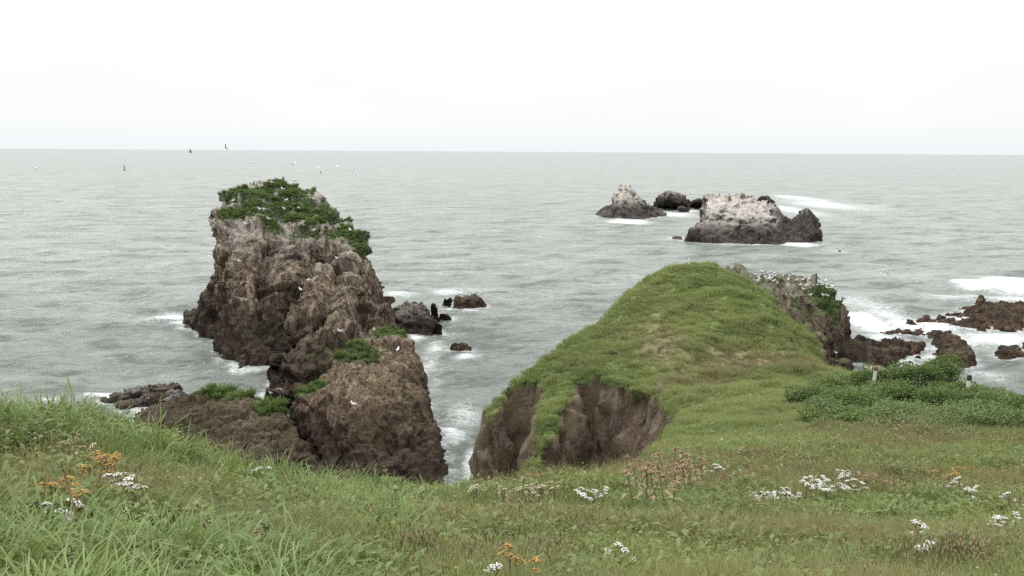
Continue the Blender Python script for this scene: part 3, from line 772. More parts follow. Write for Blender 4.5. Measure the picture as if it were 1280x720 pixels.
def sea_mat():
    m, t = new_mat('sea_water')
    geo = t.n('ShaderNodeNewGeometry'); pos = geo.outputs['Position']
    rot = t.n('ShaderNodeMapping'); t.l(pos, rot.inputs['Vector'])
    rot.inputs['Rotation'].default_value = (0, 0, R(-14)); rv = rot.outputs['Vector']
    n0 = t.noise(t.mapping(rv, (0.45, 1.0, 1)), 0.012, 4, 0.6)
    nr = t.noise(t.mapping(rv, (0.46, 1.0, 1)), 0.10, 11, 0.71, 0.15)
    nf = t.noise(t.mapping(rv, (0.42, 1.0, 1)), 0.03, 9, 0.78, 0.1)
    n2 = t.noise(t.mapping(rv, (0.6, 1.2, 1)), 0.8, 8, 0.7, 0.3)
    h = t.math('ADD', t.math('MULTIPLY', nr, 3.0), t.math('MULTIPLY', n2, 0.5))
    sp = t.n('ShaderNodeSeparateXYZ'); t.l(pos, sp.inputs[0])
    c = t.mix(t.rng(n0, 0.35, 0.65), (0.178, 0.203, 0.180), (0.205, 0.229, 0.206))
    c = t.mix(t.math('MULTIPLY', t.rng(nr, 0.49, 0.41), 0.9), c, (0.06, 0.072, 0.064))
    c = t.mix(t.math('MULTIPLY', t.rng(nr, 0.53, 0.60), 0.7), c, (0.29, 0.31, 0.29))
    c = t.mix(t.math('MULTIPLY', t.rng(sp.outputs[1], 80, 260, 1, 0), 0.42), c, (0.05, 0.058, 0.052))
    farw = t.rng(sp.outputs[1], 250, 700)
    c = t.mix(t.math('MULTIPLY', t.math('MULTIPLY', t.rng(nf, 0.47, 0.42), 0.7), farw), c, (0.105, 0.12, 0.112))
    c = t.mix(t.math('MULTIPLY', t.math('MULTIPLY', t.rng(nf, 0.54, 0.60), 0.45), farw), c, (0.25, 0.27, 0.256))
    c = t.mix(t.math('MULTIPLY', t.rng(n2, 0.48, 0.38), 0.75), c, (0.062, 0.078, 0.068))
    c = t.mix(t.math('MULTIPLY', t.rng(n2, 0.54, 0.63), 0.4), c, (0.31, 0.335, 0.31))
    c = t.mix(t.math('MULTIPLY', t.rng(sp.outputs[1], 500, 5000), 0.4), c, (0.165, 0.185, 0.183))  # distance haze mixed into the water colour
    fm = t.attr('foam')
    fn = t.noise(t.mapping(rv, (0.8, 1.0, 1)), 0.42, 10, 0.74, 2.2)
    fn2 = t.noise(rv, 2.3, 6, 0.7, 1.0)
    fx = t.math('ADD', t.math('MULTIPLY', fn, 0.65), t.math('MULTIPLY', fn2, 0.35))
    fa = t.math('ADD', t.math('MULTIPLY', fm, 0.62), t.math('SUBTRACT', fx, 0.5))
    fa = t.math('MULTIPLY', t.rng(fa, 0.18, 0.52), t.rng(fm, 0.02, 0.15))
    vo = t.n('ShaderNodeTexVoronoi', feature='DISTANCE_TO_EDGE'); vo.inputs['Scale'].default_value = 0.42
    wn = t.n('ShaderNodeTexNoise', in_Scale=0.35, in_Detail=6); t.l(pos, wn.inputs['Vector'])
    ma = t.n('ShaderNodeVectorMath', operation='MULTIPLY_ADD'); t.l(wn.outputs['Color'], ma.inputs[0]); ma.inputs[1].default_value = (7, 7, 7); t.l(rv, ma.inputs[2])
    t.l(ma.outputs[0], vo.inputs['Vector'])
    lace = t.math('MULTIPLY', t.rng(vo.outputs['Distance'], 0.16, 0.0), t.rng(fm, 0.14, 0.5))
    lace = t.math('MULTIPLY', lace, t.rng(fn2, 0.36, 0.56))
    fa = t.math('MAXIMUM', fa, t.math('MULTIPLY', lace, 0.6))
    milky = t.math('MULTIPLY', t.rng(fm, 0.1, 0.9), 0.55)
    c = t.mix(milky, c, (0.34, 0.40, 0.38))
    c = t.mix(fa, c, (0.74, 0.76, 0.76))
    rough = t.rng(fa, 0, 1, 0.22, 0.9)
    b = t.n('ShaderNodeBsdfPrincipled'); t.l(c, b.inputs['Base Color']); t.l(rough, b.inputs['Roughness'])
    b.inputs['IOR'].default_value = 1.33
    t.l(t.bump(h, 1.0, 0.45), b.inputs['Normal'])
    t.out(b.outputs[0])
    return m
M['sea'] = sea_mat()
def build_sea():
    X, Y, Z, Fm, faces, off = [], [], [], [], [], 0
    x, y, nr, nc = polar(38, 1100, 0.0042, R(-50), R(50), R(0.2))
    f = foam_at(x, y)
    # broken wave crests
    z = waves(x, y)
    for (px, py, rx, ry, hgt) in ((1255, 366, 10, 1.6, 1.2), (1005, 252, 20, 9, 2.2), (1280, 376, 14, 1.4, .5), (1230, 352, 12, 2.5, .8)):
        v = S(px, py); z += hgt * np.exp(-((x - v.x) / rx) ** 2 - ((y - v.y) / ry) ** 2) * (0.8 + 0.4 * vnoise(np.stack([x * .4, y * .8, x * 0], 1), 77))
    z += sstep(0.5, 1, f) * 0.12 * vnoise(np.stack([x * 1.2, y * 1.2, x * 0], 1), 78)
    v1 = np.stack([x, y, z], 1); f1 = grid_faces(nr, nc)
    x2, y2, nr2, nc2 = polar(1100, 60000, 0.05, R(-50), R(50), R(0.2))
    z2 = np.zeros(len(x2)); z2[:nc2] = z[-nc:]
    v2 = np.stack([x2, y2, z2], 1); f2 = grid_faces(nr2, nc2) + len(v1)
    v = np.concatenate([v1, v2]); fa = np.concatenate([f1, f2])
    fo = np.concatenate([f, np.zeros(len(x2))])
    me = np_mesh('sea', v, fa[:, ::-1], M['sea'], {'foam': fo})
    o = link('sea', me); o['kind'] = 'structure'
build_sea()

# ------------------------------------------------------------------ grass: tufts scattered by geometry nodes
def blades(n, L, rad, width, lean, seed, seg=4, Lvar=0.35, curl=0.9):
    r = np.random.default_rng(seed)
    V, Fc, Hh = [], [], []
    for b in range(n):
        a = r.uniform(0, 6.283); rr = rad * math.sqrt(r.uniform())
        bx, by = rr * math.cos(a), rr * math.sin(a)
        az = a + r.normal(0, 0.9); l = L * (1 + Lvar * r.uniform(-1, 1)); w = width * r.uniform(0.7, 1.2)
        ln = lean * r.uniform(0.3, 1.3)
        tx, ty = -math.sin(az), math.cos(az)
        tw = r.normal(0, 0.6); tx, ty = tx * math.cos(tw) - ty * math.sin(tw), tx * math.sin(tw) + ty * math.cos(tw)
        x, y, z = bx, by, -0.04 * L
        ang = ln * 0.25
        s0 = len(V)
        for k in range(seg + 1):
            t = k / seg
            ww = w * (0.8 + 0.5 * t) * (1 - t ** 2.2) * 0.5 if k < seg else 0
            if k < seg:
                V.append((x - tx * ww, y - ty * ww, z)); V.append((x + tx * ww, y + ty * ww, z)); Hh += [t, t]
            else:
                V.append((x, y, z)); Hh.append(1.0)
            st = l / seg
            x += math.sin(ang) * math.cos(az) * st; y += math.sin(ang) * math.sin(az) * st; z += math.cos(ang) * st
            ang += ln * curl * (0.35 + t)
        for k in range(seg - 1):
            i = s0 + 2 * k; Fc.append((i, i + 1, i + 3, i + 2))
        i = s0 + 2 * (seg - 1); Fc.append((i, i + 1, i + 2, i + 2))
    return V, Fc, Hh

def pymesh(name, V, Fc, mats, attrs=None, mi=None, smooth=True):
    me = bpy.data.meshes.new(name)
    me.from_pydata(V, [], [tuple(dict.fromkeys(f)) for f in Fc]); me.update()
    for m in (mats if isinstance(mats, list) else [mats]): me.materials.append(m)
    me.polygons.foreach_set('use_smooth', [smooth] * len(me.polygons))
    if mi is not None: me.polygons.foreach_set('material_index', mi)
    for n, a in (attrs or {}).items():
        at = me.attributes.new(n, 'FLOAT', 'POINT'); at.data.foreach_set('value', a)
    return me

def src_collection(name, meshes):
    c = bpy.data.collections.new(name)
    for i, me in enumerate(meshes):
        o = bpy.data.objects.new('%s_%02d' % (name, i), me); c.objects.link(o)
    return c

def leafy(n, L, W, rad, hgt, seed):
    """clump of broad leaves on short stalks"""
    r = np.random.default_rng(seed); V, Fc, Hh = [], [], []
    for b in range(n):
        az = r.uniform(0, 6.283); rr = rad * math.sqrt(r.uniform()); z0 = hgt * r.uniform(0.15, 1)
        x, y = rr * math.cos(az), rr * math.sin(az); l = L * r.uniform(.6, 1.2); w = W * r.uniform(.7, 1.2)
        pit = r.uniform(-0.5, 0.9); d = np.array([math.cos(az) * math.cos(pit), math.sin(az) * math.cos(pit), math.sin(pit)])
        s = np.array([-math.sin(az), math.cos(az), r.normal(0, .35)]); o = np.array([x, y, z0])
        i = len(V)
        V += [tuple(o), tuple(o + d * l * .45 + s * w * .5), tuple(o + d * l + np.array([0, 0, -.25 * l])), tuple(o + d * l * .45 - s * w * .5)]
        hh = z0 / hgt; Hh += [hh * .6, hh, hh, hh]; Fc.append((i, i + 1, i + 2, i + 3))
    return V, Fc, Hh

def tuftset(name, mat, specs, fn=blades):
    ms = []
    for i, sp in enumerate(specs):
        V, Fc, Hh = fn(*sp); ms.append(pymesh(name, V, Fc, M[mat], {'h': Hh}, smooth=True))
    return src_collection(name, ms)

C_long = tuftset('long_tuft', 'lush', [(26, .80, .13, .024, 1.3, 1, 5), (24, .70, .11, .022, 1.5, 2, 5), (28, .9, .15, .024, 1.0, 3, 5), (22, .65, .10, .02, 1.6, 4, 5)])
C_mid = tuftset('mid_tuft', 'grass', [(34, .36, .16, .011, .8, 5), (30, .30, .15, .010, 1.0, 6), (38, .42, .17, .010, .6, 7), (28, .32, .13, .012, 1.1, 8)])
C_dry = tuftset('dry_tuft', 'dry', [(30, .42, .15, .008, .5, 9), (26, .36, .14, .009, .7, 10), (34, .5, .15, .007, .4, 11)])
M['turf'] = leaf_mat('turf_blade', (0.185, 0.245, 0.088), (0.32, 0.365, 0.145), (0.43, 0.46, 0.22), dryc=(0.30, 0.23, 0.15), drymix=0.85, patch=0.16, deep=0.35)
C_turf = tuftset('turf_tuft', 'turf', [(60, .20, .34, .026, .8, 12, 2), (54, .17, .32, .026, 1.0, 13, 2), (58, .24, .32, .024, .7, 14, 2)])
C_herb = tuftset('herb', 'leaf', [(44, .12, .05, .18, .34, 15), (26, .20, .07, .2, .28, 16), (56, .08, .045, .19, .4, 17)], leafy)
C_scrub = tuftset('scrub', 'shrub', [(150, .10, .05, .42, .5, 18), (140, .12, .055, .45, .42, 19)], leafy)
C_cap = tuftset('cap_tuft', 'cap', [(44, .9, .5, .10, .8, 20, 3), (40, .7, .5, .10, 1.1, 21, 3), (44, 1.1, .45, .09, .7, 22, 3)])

def scatter(name, pts, nrm, scl, tint, coll, parent=None, lean=0.6, seed=0):
    r = np.random.default_rng(seed + 900)
    n = len(pts)
    me = bpy.data.meshes.new(name)
    me.vertices.add(n)
    org = np.array(parent.location) if parent is not None else np.zeros(3)
    me.vertices.foreach_set('co', (np.asarray(pts) - org).astype(np.float32).ravel())
    at = me.attributes.new('rot', 'FLOAT_VECTOR', 'POINT')
    rot = np.stack([-nrm[:, 1] * lean, nrm[:, 0] * lean, r.uniform(0, 6.283, n)], 1)
    at.data.foreach_set('vector', rot.astype(np.float32).ravel())
    for nm, a in (('scl', scl), ('tint', tint)):
        at = me.attributes.new(nm, 'FLOAT', 'POINT'); at.data.foreach_set('value', np.asarray(a, np.float32))
    at = me.attributes.new('idx', 'INT', 'POINT'); at.data.foreach_set('value', r.integers(0, len(coll.objects), n).astype(np.int32))
    o = link(name, me, parent); o['kind'] = 'stuff'
    ng = bpy.data.node_groups.new(name + '_nodes', 'GeometryNodeTree')
    ng.interface.new_socket('Geometry', in_out='INPUT', socket_type='NodeSocketGeometry')
    ng.interface.new_socket('Geometry', in_out='OUTPUT', socket_type='NodeSocketGeometry')
    N = ng.nodes; Lk = ng.links
    gi = N.new('NodeGroupInput'); go = N.new('NodeGroupOutput')
    ci = N.new('GeometryNodeCollectionInfo'); ci.inputs[0].default_value = coll
    ci.inputs['Separate Children'].default_value = True; ci.inputs['Reset Children'].default_value = True
    ip = N.new('GeometryNodeInstanceOnPoints'); ip.inputs['Pick Instance'].default_value = True
    def na(nm, dt):
        a = N.new('GeometryNodeInputNamedAttribute'); a.data_type = dt; a.inputs['Name'].default_value = nm
        return a.outputs['Attribute']
    Lk.new(gi.outputs[0], ip.inputs['Points']); Lk.new(ci.outputs[0], ip.inputs['Instance'])
    Lk.new(na('idx', 'INT'), ip.inputs['Instance Index'])
    Lk.new(na('rot', 'FLOAT_VECTOR'), ip.inputs['Rotation'])
    Lk.new(na('scl', 'FLOAT'), ip.inputs['Scale'])
    Lk.new(ip.outputs[0], go.inputs[0])
    md = o.modifiers.new('scatter', 'NODES'); md.node_group = ng
    return o

def land_points(n, x0, x1, y0, y1, fan=None, seed=0):
    r = np.random.default_rng(seed)
    if fan:      # spread over azimuth px range and distance (denser near)
        pa, pb, d0, d1 = fan
        px = r.uniform(pa, pb, n); d = d0 * (d1 / d0) ** r.uniform(0, 1, n) if d0 > 0 else r.uniform(d0, d1, n)
        x = (px - 640) / F * d; y = d
    else:
        x = r.uniform(x0, x1, n); y = r.uniform(y0, y1, n)
    p, nn, rock = land_verts(x, y)
    e = height(x, y)[1]
    return p, nn, rock, e

def to_px(p):
    inv = CAM_R.transposed()
    q = (np.asarray(p) - np.array([0, 0, H])) @ np.array(inv).T
    return 640 + F * q[:, 0] / -q[:, 2], 360 - F * q[:, 1] / -q[:, 2]

# foreground, left bank: long lush grass
def pxmask_long(px, py):
    """where the long lush grass grows: the crest band at left and the bottom left corner"""
    crest = np.interp(px, [0, 150, 300, 450, 520], [500, 512, 575, 612, 640])
    band = sstep(88, 50, py - crest) * sstep(560, 480, px)
    corner = 0.7 * sstep(715, 745, py + 0.02 * px) * sstep(420, 300, px)
    return np.maximum(band, corner)
p, nn, rk, e = land_points(26000, 0, 0, 0, 0, (-420, 1440, 3.8, 26), 1)
px, py = to_px(p)
nb = fbm(p * 0.7, 3, 61)
lm = pxmask_long(px, py) * sstep(-.55, -.05, fbm(p * 1.6, 2, 68))
keep = (rk < 0.6) & (e < 2.0) & (rng.uniform(0, 1, len(p)) < lm)
keep &= ~((np.hypot(p[:, 0], p[:, 1]) < 3.9))
k = np.nonzero(keep)[0]
scatter('long_grass', p[k], nn[k], rng.uniform(.4, .78, len(k)) * np.clip(1 + .5 * fbm(p[k] * 1.1, 2, 69), .6, 1.3), np.clip(nb[k] * .6 + rng.uniform(-.2, .5, len(k)), 0, 1), C_long, seed=1)
# mixed fine grass everywhere in the foreground
p, nn, rk, e = land_points(78000, 0, 0, 0, 0, (-420, 1850, 3.6, 30), 2)
px, py = to_px(p); lm = pxmask_long(px, py); nb = fbm(p * 0.5, 3, 62)
k = np.nonzero((rk < 0.6) & (e < 2.5) & (rng.uniform(0, 1, len(p)) < 1 - .6 * lm) & (np.hypot(p[:, 0], p[:, 1]) > 3.7))[0]
dr_ = dryness(p[k][:, 0], p[k][:, 1])
isdry = rng.uniform(0, 1, len(k)) < np.clip(0.20 + nb[k] * 1.1 + .8 * dr_, .03, .85) * (1 - .5 * (px[k] < 480))
for nm, kk, cc, sc in (('fine_grass', k[~isdry], C_mid, (.6, 1.05)), ('dry_grass', k[isdry], C_dry, (.6, 1.1))):
    scatter(nm, p[kk], nn[kk], rng.uniform(*sc, len(kk)), np.clip(.15 + nb[kk] * 1.3 + .6 * dryness(p[kk][:, 0], p[kk][:, 1]) + rng.uniform(-.35, .45, len(kk)), 0, 1), cc, seed=2)
# herbs in the foreground
p, nn, rk, e = land_points(15000, 0, 0, 0, 0, (-200, 1480, 4.0, 34), 3)
px, py = to_px(p); nb = fbm(p * 0.6, 3, 63)
k = np.nonzero((rk < 0.5) & (e < 0.5) & (nb > -0.1) & (np.hypot(p[:, 0], p[:, 1]) > 4.2))[0]
scatter('low_herbs', p[k], nn[k], rng.uniform(.6, 1.2, len(k)), rng.uniform(0, .7, len(k)), C_herb, seed=3)
# middle ground
p, nn, rk, e = land_points(46000, 0, 0, 0, 0, (780, 1700, 19, 56), 4)
nb = fbm(p * 0.4, 3, 64); dr = dryness(p[:, 0], p[:, 1])
k = np.nonzero((rk < 0.55) & (e < 1.2) & (rng.uniform(0, 1, len(p)) > dr * .4))[0]
scatter('meadow_grass', p[k], nn[k], rng.uniform(.6, 1.15, len(k)), np.clip(nb[k] * .7 + dr[k] + rng.uniform(-.25, .25, len(k)), 0, 1), C_turf, seed=4)
# mound
p, nn, rk, e = land_points(70000, -14, 40, 46, 105, None, 5)
nb = fbm(p * 0.3, 3, 65); dr = dryness(p[:, 0], p[:, 1])
k = np.nonzero((rk < 0.45) & (e < .7 + .8 * nb) & (p[:, 2] > 5) & (rng.uniform(0, 1, len(p)) > dr * .78))[0]
scatter('mound_grass', p[k], nn[k], rng.uniform(.5, 1.15, len(k)) * np.where(e[k] > 0, .8, 1.0) * (1 + .9 * np.clip(fbm(p[k] * .9, 3, 88), -.4, .8)), np.clip(nb[k] * .6 + dr[k] + rng.uniform(-.25, .2, len(k)), 0, 1), C_turf, seed=5)

# grass on the rocks (parts of them)
def cap(rockobj, co, no, gr, dens, sc, seed, thr=.45):
    r = np.random.default_rng(seed)
    lump = fbm(co * .35, 3, seed)
    k = np.nonzero((gr > .12) & (r.uniform(0, 1, len(co)) < dens * np.clip(gr * 1.1 + fbm(co * .9, 3, seed + 1) * .9, 0, 1)))[0]
    scatter('grass_cap', co[k], no[k], r.uniform(*sc, len(k)) * (.45 + .55 * gr[k]) * (1 + .9 * np.clip(lump[k], -.5, 1)), np.clip(lump[k] * .8 + r.uniform(-.2, .3, len(k)), 0, 1), C_cap, parent=rockobj, seed=seed)
cap(stack, sco, sno, sgr, .55, (.27, .58), 71)
cap(front, fco, fno, fgr, .12, (.3, .75), 72)
cap(ridge, rco, rno, rgr, .18, (.4, .9), 73)
cap(outc, oco, ono, ogr, .10, (.2, .42), 74)

# ------------------------------------------------------------------ helpers for small things
def add_ell(V, Fc, mi, c, r, m=0, nu=10, nv=7, rot=None):
    s = len(V)
    for j in range(nv + 1):
        th = math.pi * j / nv
        for i in range(nu):
            ph = 2 * math.pi * i / nu
            v = Vector((r[0] * math.sin(th) * math.cos(ph), r[1] * math.sin(th) * math.sin(ph), r[2] * math.cos(th)))
            if rot is not None: v = rot @ v
            V.append(tuple(v + Vector(c)))
    for j in range(nv):
        for i in range(nu):
            a = s + j * nu + i; b = s + j * nu + (i + 1) % nu
            Fc.append((a, a + nu, b + nu, b)); mi.append(m)
def add_tube(V, Fc, mi, pts, rad, m=0, n=6):
    s = len(V); pts = [Vector(p) for p in pts]
    for k, p in enumerate(pts):
        d = (pts[min(k + 1, len(pts) - 1)] - pts[max(k - 1, 0)]).normalized()
        u = d.orthogonal().normalized(); v = d.cross(u)
        r = rad[k] if isinstance(rad, (list, tuple)) else rad
        for i in range(n):
            a = 2 * math.pi * i / n; V.append(tuple(p + (u * math.cos(a) + v * math.sin(a)) * r))
    for k in range(len(pts) - 1):
        for i in range(n):
            a = s + k * n + i; b = s + k * n + (i + 1) % n; Fc.append((a, b, b + n, a + n)); mi.append(m)
    Fc.append(tuple(range(s, s + n))); mi.append(m); Fc.append(tuple(s + (len(pts) - 1) * n + i for i in reversed(range(n)))); mi.append(m)

# surface heights, for putting things on rocks
def top_on(co, x, y, rad=1.2):
    d = np.hypot(co[:, 0] - x, co[:, 1] - y)
    k = d < rad
    if not k.any(): return None
    return float(np.percentile(co[k, 2], 92))
def hit(co, px, py, no=None, tol=2.0):
    """first vertex of a rock seen through (px,py) of the photograph"""
    qx, qy = to_px(co)
    d = np.hypot(qx - px, qy - py); k = np.nonzero(d < tol)[0]
    if not len(k): k = np.argsort(d)[:5]
    j = k[np.argmin(co[k, 1])]
    return Vector(co[j])

# ------------------------------------------------------------------ birds
def gull_meshes():
    V, Fc, mi = [], [], []       # body, one mesh: plump breast, neck, head, tail
    add_tube(V, Fc, mi, [(-.27, 0, .20), (-.2, 0, .215), (-.1, 0, .235), (0, 0, .25), (.08, 0, .28), (.13, 0, .33), (.155, 0, .38), (.17, 0, .42), (.19, 0, .445), (.2, 0, .455)],
             [.02, .045, .08, .095, .09, .065, .045, .05, .035, .01], 0, 10)
    body = pymesh('body', V, Fc, [M['gull_white']], None, mi)
    V, Fc, mi = [], [], []
    for s in (-1, 1):
        add_ell(V, Fc, mi, (-.07, s * .07, .26), (.19, .035, .065), 0, 10, 6, Matrix.Rotation(.15, 3, 'Y'))
        add_tube(V, Fc, mi, [(-.18, s * .06, .235), (-.26, s * .03, .215), (-.34, s * .01, .20)], [.03, .018, .004], 1, 6)
    wing = pymesh('wings', V, Fc, [M['gull_grey'], M['gull_black']], None, mi)
    V, Fc, mi = [], [], []
    add_tube(V, Fc, mi, [(.195, 0, .425), (.23, 0, .42), (.255, 0, .405)], [.014, .011, .003], 0, 6)
    beak = pymesh('beak', V, Fc, [M['beak']], None, mi)
    legs = []
    for s in (-1, 1):
        V, Fc, mi = [], [], []
        add_tube(V, Fc, mi, [(0, s * .035, .19), (.005, s * .035, .09), (0, s * .035, .01), (.05, s * .035, 0)], [.012, .008, .008, .005], 0, 5)
        legs.append(pymesh('leg', V, Fc, [M['beak']], None, mi))
    return body, wing, beak, legs
GB, GW, GK, GL = gull_meshes()
def make_gull():
    r = empty('gull', (0, 0, 0))
    link('body', GB, r); link('wings', GW, r); link('beak', GK, r)
    for l in GL: link('leg', l, r)
    return r
def copy_tree(o):
    c = o.copy(); COL.objects.link(c)
    for ch in o.children:
        d = ch.copy(); COL.objects.link(d); d.parent = c
    return c
gull0 = make_gull(); gull_used = [False]
def put_gull(p, label, group, sc=1.5, rz=None):
    g = copy_tree(gull0) if gull_used[0] else gull0
    gull_used[0] = True
    g.location = Vector(p) + Vector((0, 0, .12 if 'stack' not in label else .34)); g.rotation_euler = (0, 0, random.uniform(0, 6.28) if rz is None else rz); g.scale = (sc,) * 3
    tag(g, label, 'gull', group)
    return g
STK = 'gulls standing on the sea stack'
for (x, y, where) in [(341,232,'just left of the highest point of the grassy stack summit'),(328,237,'near a reddish hollow at the upper left of the grassy stack top'),(369,231,'at the upper right edge of the grassy stack summit'),
    (354,240,'in the middle of the grassy stack summit'),(358,254,'in the centre of the stack top on the dark green grass'),(407,254,'at the right end of the upper grassy terrace of the stack'),(374,264,'on green grass low in the middle of the stack top'),
    (357,266,'just above the bare front rim of the stack top'),(290,255,'on the pale left corner of the stack top'),(323,267,'left one of two gulls side by side on the stack top'),(330,266,'right one of two gulls side by side on the stack top'),
    (412,272,'below the step between upper and lower grassy terraces'),(438,293,'on the lower right grassy shoulder of the stack'),(392,293,'on the bare band below the stack grass'),(338,279,'at the foot of the stack grass left of centre'),
    (307,284,'on the white stained ledge below the left stack rim'),(357,288,'on bare soil below the centre of the stack grass'),(424,312,'largest looking gull below the right grassy shoulder of the stack'),(440,320,'at the right edge above the front buttress'),
    (423,329,'on the rounded top of the front buttress'),(428,350,'on the face of the front buttress below its top'),(386,353,'on the left rim of the front buttress'),(375,366,'halfway down the left rim of the front buttress'),(298,332,'on a ledge in the left half of the stack cliff'),(425,418,'low on the dark buttress above the front rock')]:
    put_gull(hit(sco, x, y), 'white gull standing ' + where, STK)
for (x, y, where) in [(468,417,'on the grass at the top left of the front rock'),(496,442,'on the brown upper right of the front rock'),(442,512,'on a ledge halfway down the front rock')]:
    put_gull(hit(fco, x, y), 'white gull standing ' + where, 'gulls on the front rock')
put_gull(hit(rco, 337, 496), 'white gull resting on the low brown ridge beside its grass tuft', None)
r = random.Random(4)
for i in range(62):
    x = r.uniform(945, 1042); y = 342 + (x - 945) * .13 + r.uniform(-1, 12) * (1 if r.random() < .8 else 1.8)
    put_gull(hit(oco, x, y, tol=2.5), 'white gull in the crowded colony on top of the grey brown outcrop', 'gull colony on the outcrop behind the mound', 1.3)
put_gull(hit(oco, 1043, 446), 'white gull on the lowest pale ledge at the foot of the outcrop', None)
v = S(1098, 446); put_gull(Vector((v.x, v.y, 1.9)), 'white gull standing on the rust brown rock at the outcrop foot', None, 1.5)
for i, (x, y) in enumerate([(570,369),(575,368),(592,367),(600,368),(582,369)]):
    v = P(x, y + 3, 187); put_gull(v, 'white gull in the row on the low elongated brown rock', 'gulls on the elongated rock')
# small dark seabirds on the offshore rocks
V, Fc, mi = [], [], []
add_tube(V, Fc, mi, [(-.25, 0, .05), (-.12, 0, .15), (0, 0, .3), (.05, 0, .48), (.04, 0, .62), (.08, 0, .7), (.15, 0, .71), (.24, 0, .71)], [.02, .06, .11, .09, .045, .045, .03, .008], 0, 8)
CORM = pymesh('cormorant', V, Fc, [M['bird_dark']], None, mi)
c1 = r1[1]; c3 = r3[1]
cor = 0
for (co, lst, where) in ((c1, [(772,232),(777,231),(781,232),(788,232)], 'on the peak of the conical offshore rock'), (c3, [(889,245),(899,243),(911,243),(920,243),(930,243),(938,246),(948,250)], 'along the top edge of the largest offshore rock')):
    for (x, y) in lst:
        p_ = hit(co, x, y + 1.0); o = link('cormorant', CORM); o.location = p_; o.rotation_euler = (0, 0, random.uniform(0, 6.28)); o.scale = (1.7,) * 3
        tag(o, 'small dark seabird perched ' + where, 'seabird', 'dark seabirds ' + where)
# flying gulls
def flyer(dark, dih, seed):
    V, Fc, mi = [], [], []
    add_tube(V, Fc, mi, [(-.3, 0, 0), (-.18, 0, .0), (0, 0, 0), (.12, 0, .01), (.2, 0, .03), (.26, 0, .03), (.31, 0, .02)], [.01, .05, .075, .06, .045, .035, .006], 0, 8)
    return pymesh('body', V, Fc, [M['bird_dark'] if dark else M['gull_white']], None, mi)
def wing_mesh(dark, s, dih):
    V, Fc, mi = [], [], []
    sec = [(0, .12, -.10, 0), (.22, .15, -.08, .22), (.45, .12, -.08, .38), (.68, .02, -.12, .5)]
    for (yy, a, b, up) in sec:
        z = up * dih
        V += [(a, s * yy, z), (b, s * yy, z - .005), ((a + b) / 2, s * yy, z + .015)]
    for k in range(3):
        i = 3 * k
        for (p_, q_) in ((0, 2), (2, 1), (1, 0)): Fc.append((i + p_, i + q_, i + 3 + q_, i + 3 + p_)); mi.append(1 if k == 2 else 0)
    return pymesh('wing', V, Fc, [M['bird_dark'] if dark else M['gull_white'], M['bird_dark'] if dark else M['gull_grey']], None, mi)
def fly(px, py, d, dark, dih, bank, rz, sc, label):
    r = empty('flying_gull', P(px, py, d)); r.rotation_euler = (bank, 0, rz); r.scale = (sc,) * 3
    link('body', flyer(dark, dih, 0), r)
    for s in (-1, 1): link('wing', wing_mesh(dark, s, dih), r)
    tag(r, label, 'gull', 'gulls flying over the sea')
fly(238,190,105,True,.3,.5,.4,.68,'dark gull silhouette flying at the horizon, left one of the two dark birds')
fly(282,185,120,True,.8,1.0,.9,.62,'dark slanting gull above the horizon, right one of the two dark birds')
fly(155,213,120,True,1.2,.9,1.3,.7,'small grey bird with raised wings over the sea at left')
fly(45,211,130,False,.6,.3,.3,.9,'white gull over the sea nearest the left edge')
for (x, y, d, la) in [(368,206,150,'brightest white gull flying right above the stack summit'),(397,210,160,'white gull flying just right of the brightest one'),(422,209,150,'second white gull to the right above the stack'),
    (411,195,190,'faint small white gull highest in the flock'),(316,204,180,'faint buff gull flying above the left of the stack summit'),(478,213,160,'white gull flying at the right end of the flock'),(447,221,190,'tiny white gull low above the right shoulder'),(401,218,190,'tiny white gull close to the water line behind the stack')]:
    fly(x, y, d, False, random.uniform(.3, 1.0), random.uniform(-.4, .7), random.uniform(0, 3), .95, la)
# floating birds / dots on open water
# ------------------------------------------------------------------ posts, log, marker
def ground_at(px, d):
    x = (px - 640) / F * d
    p_, _, _ = land_verts(np.array([x]), np.array([float(d)]))
    return Vector(p_[0])
def post(px, d, h, top_mat, label, toph, r=.05):
    g = ground_at(px, d); e_ = empty('marker_post', g)
    V, Fc, mi = [], [], []
    add_tube(V, Fc, mi, [(0, 0, -.3), (0, 0, h - toph)], [r, r * .95], 0, 10)
    link('post', pymesh('post', V, Fc, [M['white_paint']], None, mi, False), e_)
    V, Fc, mi = [], [], []
    add_tube(V, Fc, mi, [(0, 0, h - toph - .01), (0, 0, h - toph + .01), (0, 0, h - .02), (0, 0, h)], [r * 1.1, r * 1.2, r * 1.2, r * .7], 0, 10)
    c_ = link('top_cap', pymesh('top_cap', V, Fc, [M[top_mat]], None, mi, False), e_)
    e_.rotation_euler = (R(2), R(3), 0)
    tag(e_, label, 'post')
post(1103, 46.2, 1.15, 'rust_paint', 'short white marker post with rusty top among the bushes, left one of two', .18, .085)
post(1222, 40.5, 1.6, 'dark_top', 'slim white marker post with dark cap at the far right of the bushes', .22, .08)
def hill_hit(px, py):
    best = None
    for d in np.arange(30, 100, .2):
        q = P(px, py, float(d)); z = height(np.array([q.x]), np.array([q.y]))[0][0]
        if q.z <= z: return Vector((q.x, q.y, z))
    return P(px, py, 70)
lg = hill_hit(812, 492)
V, Fc, mi = [], [], []
a_ = hill_hit(821, 484) + Vector((0, 0, .2)); b_ = hill_hit(842, 502) + Vector((0, 0, .2))
pts = [a_.lerp(b_, t) - a_ + Vector((0, 0, .06 * math.sin(t * 9))) for t in np.linspace(0, 1, 9)]
add_tube(V, Fc, mi, pts, [.10, .17, .18, .17, .18, .16, .15, .13, .07], 0, 9)
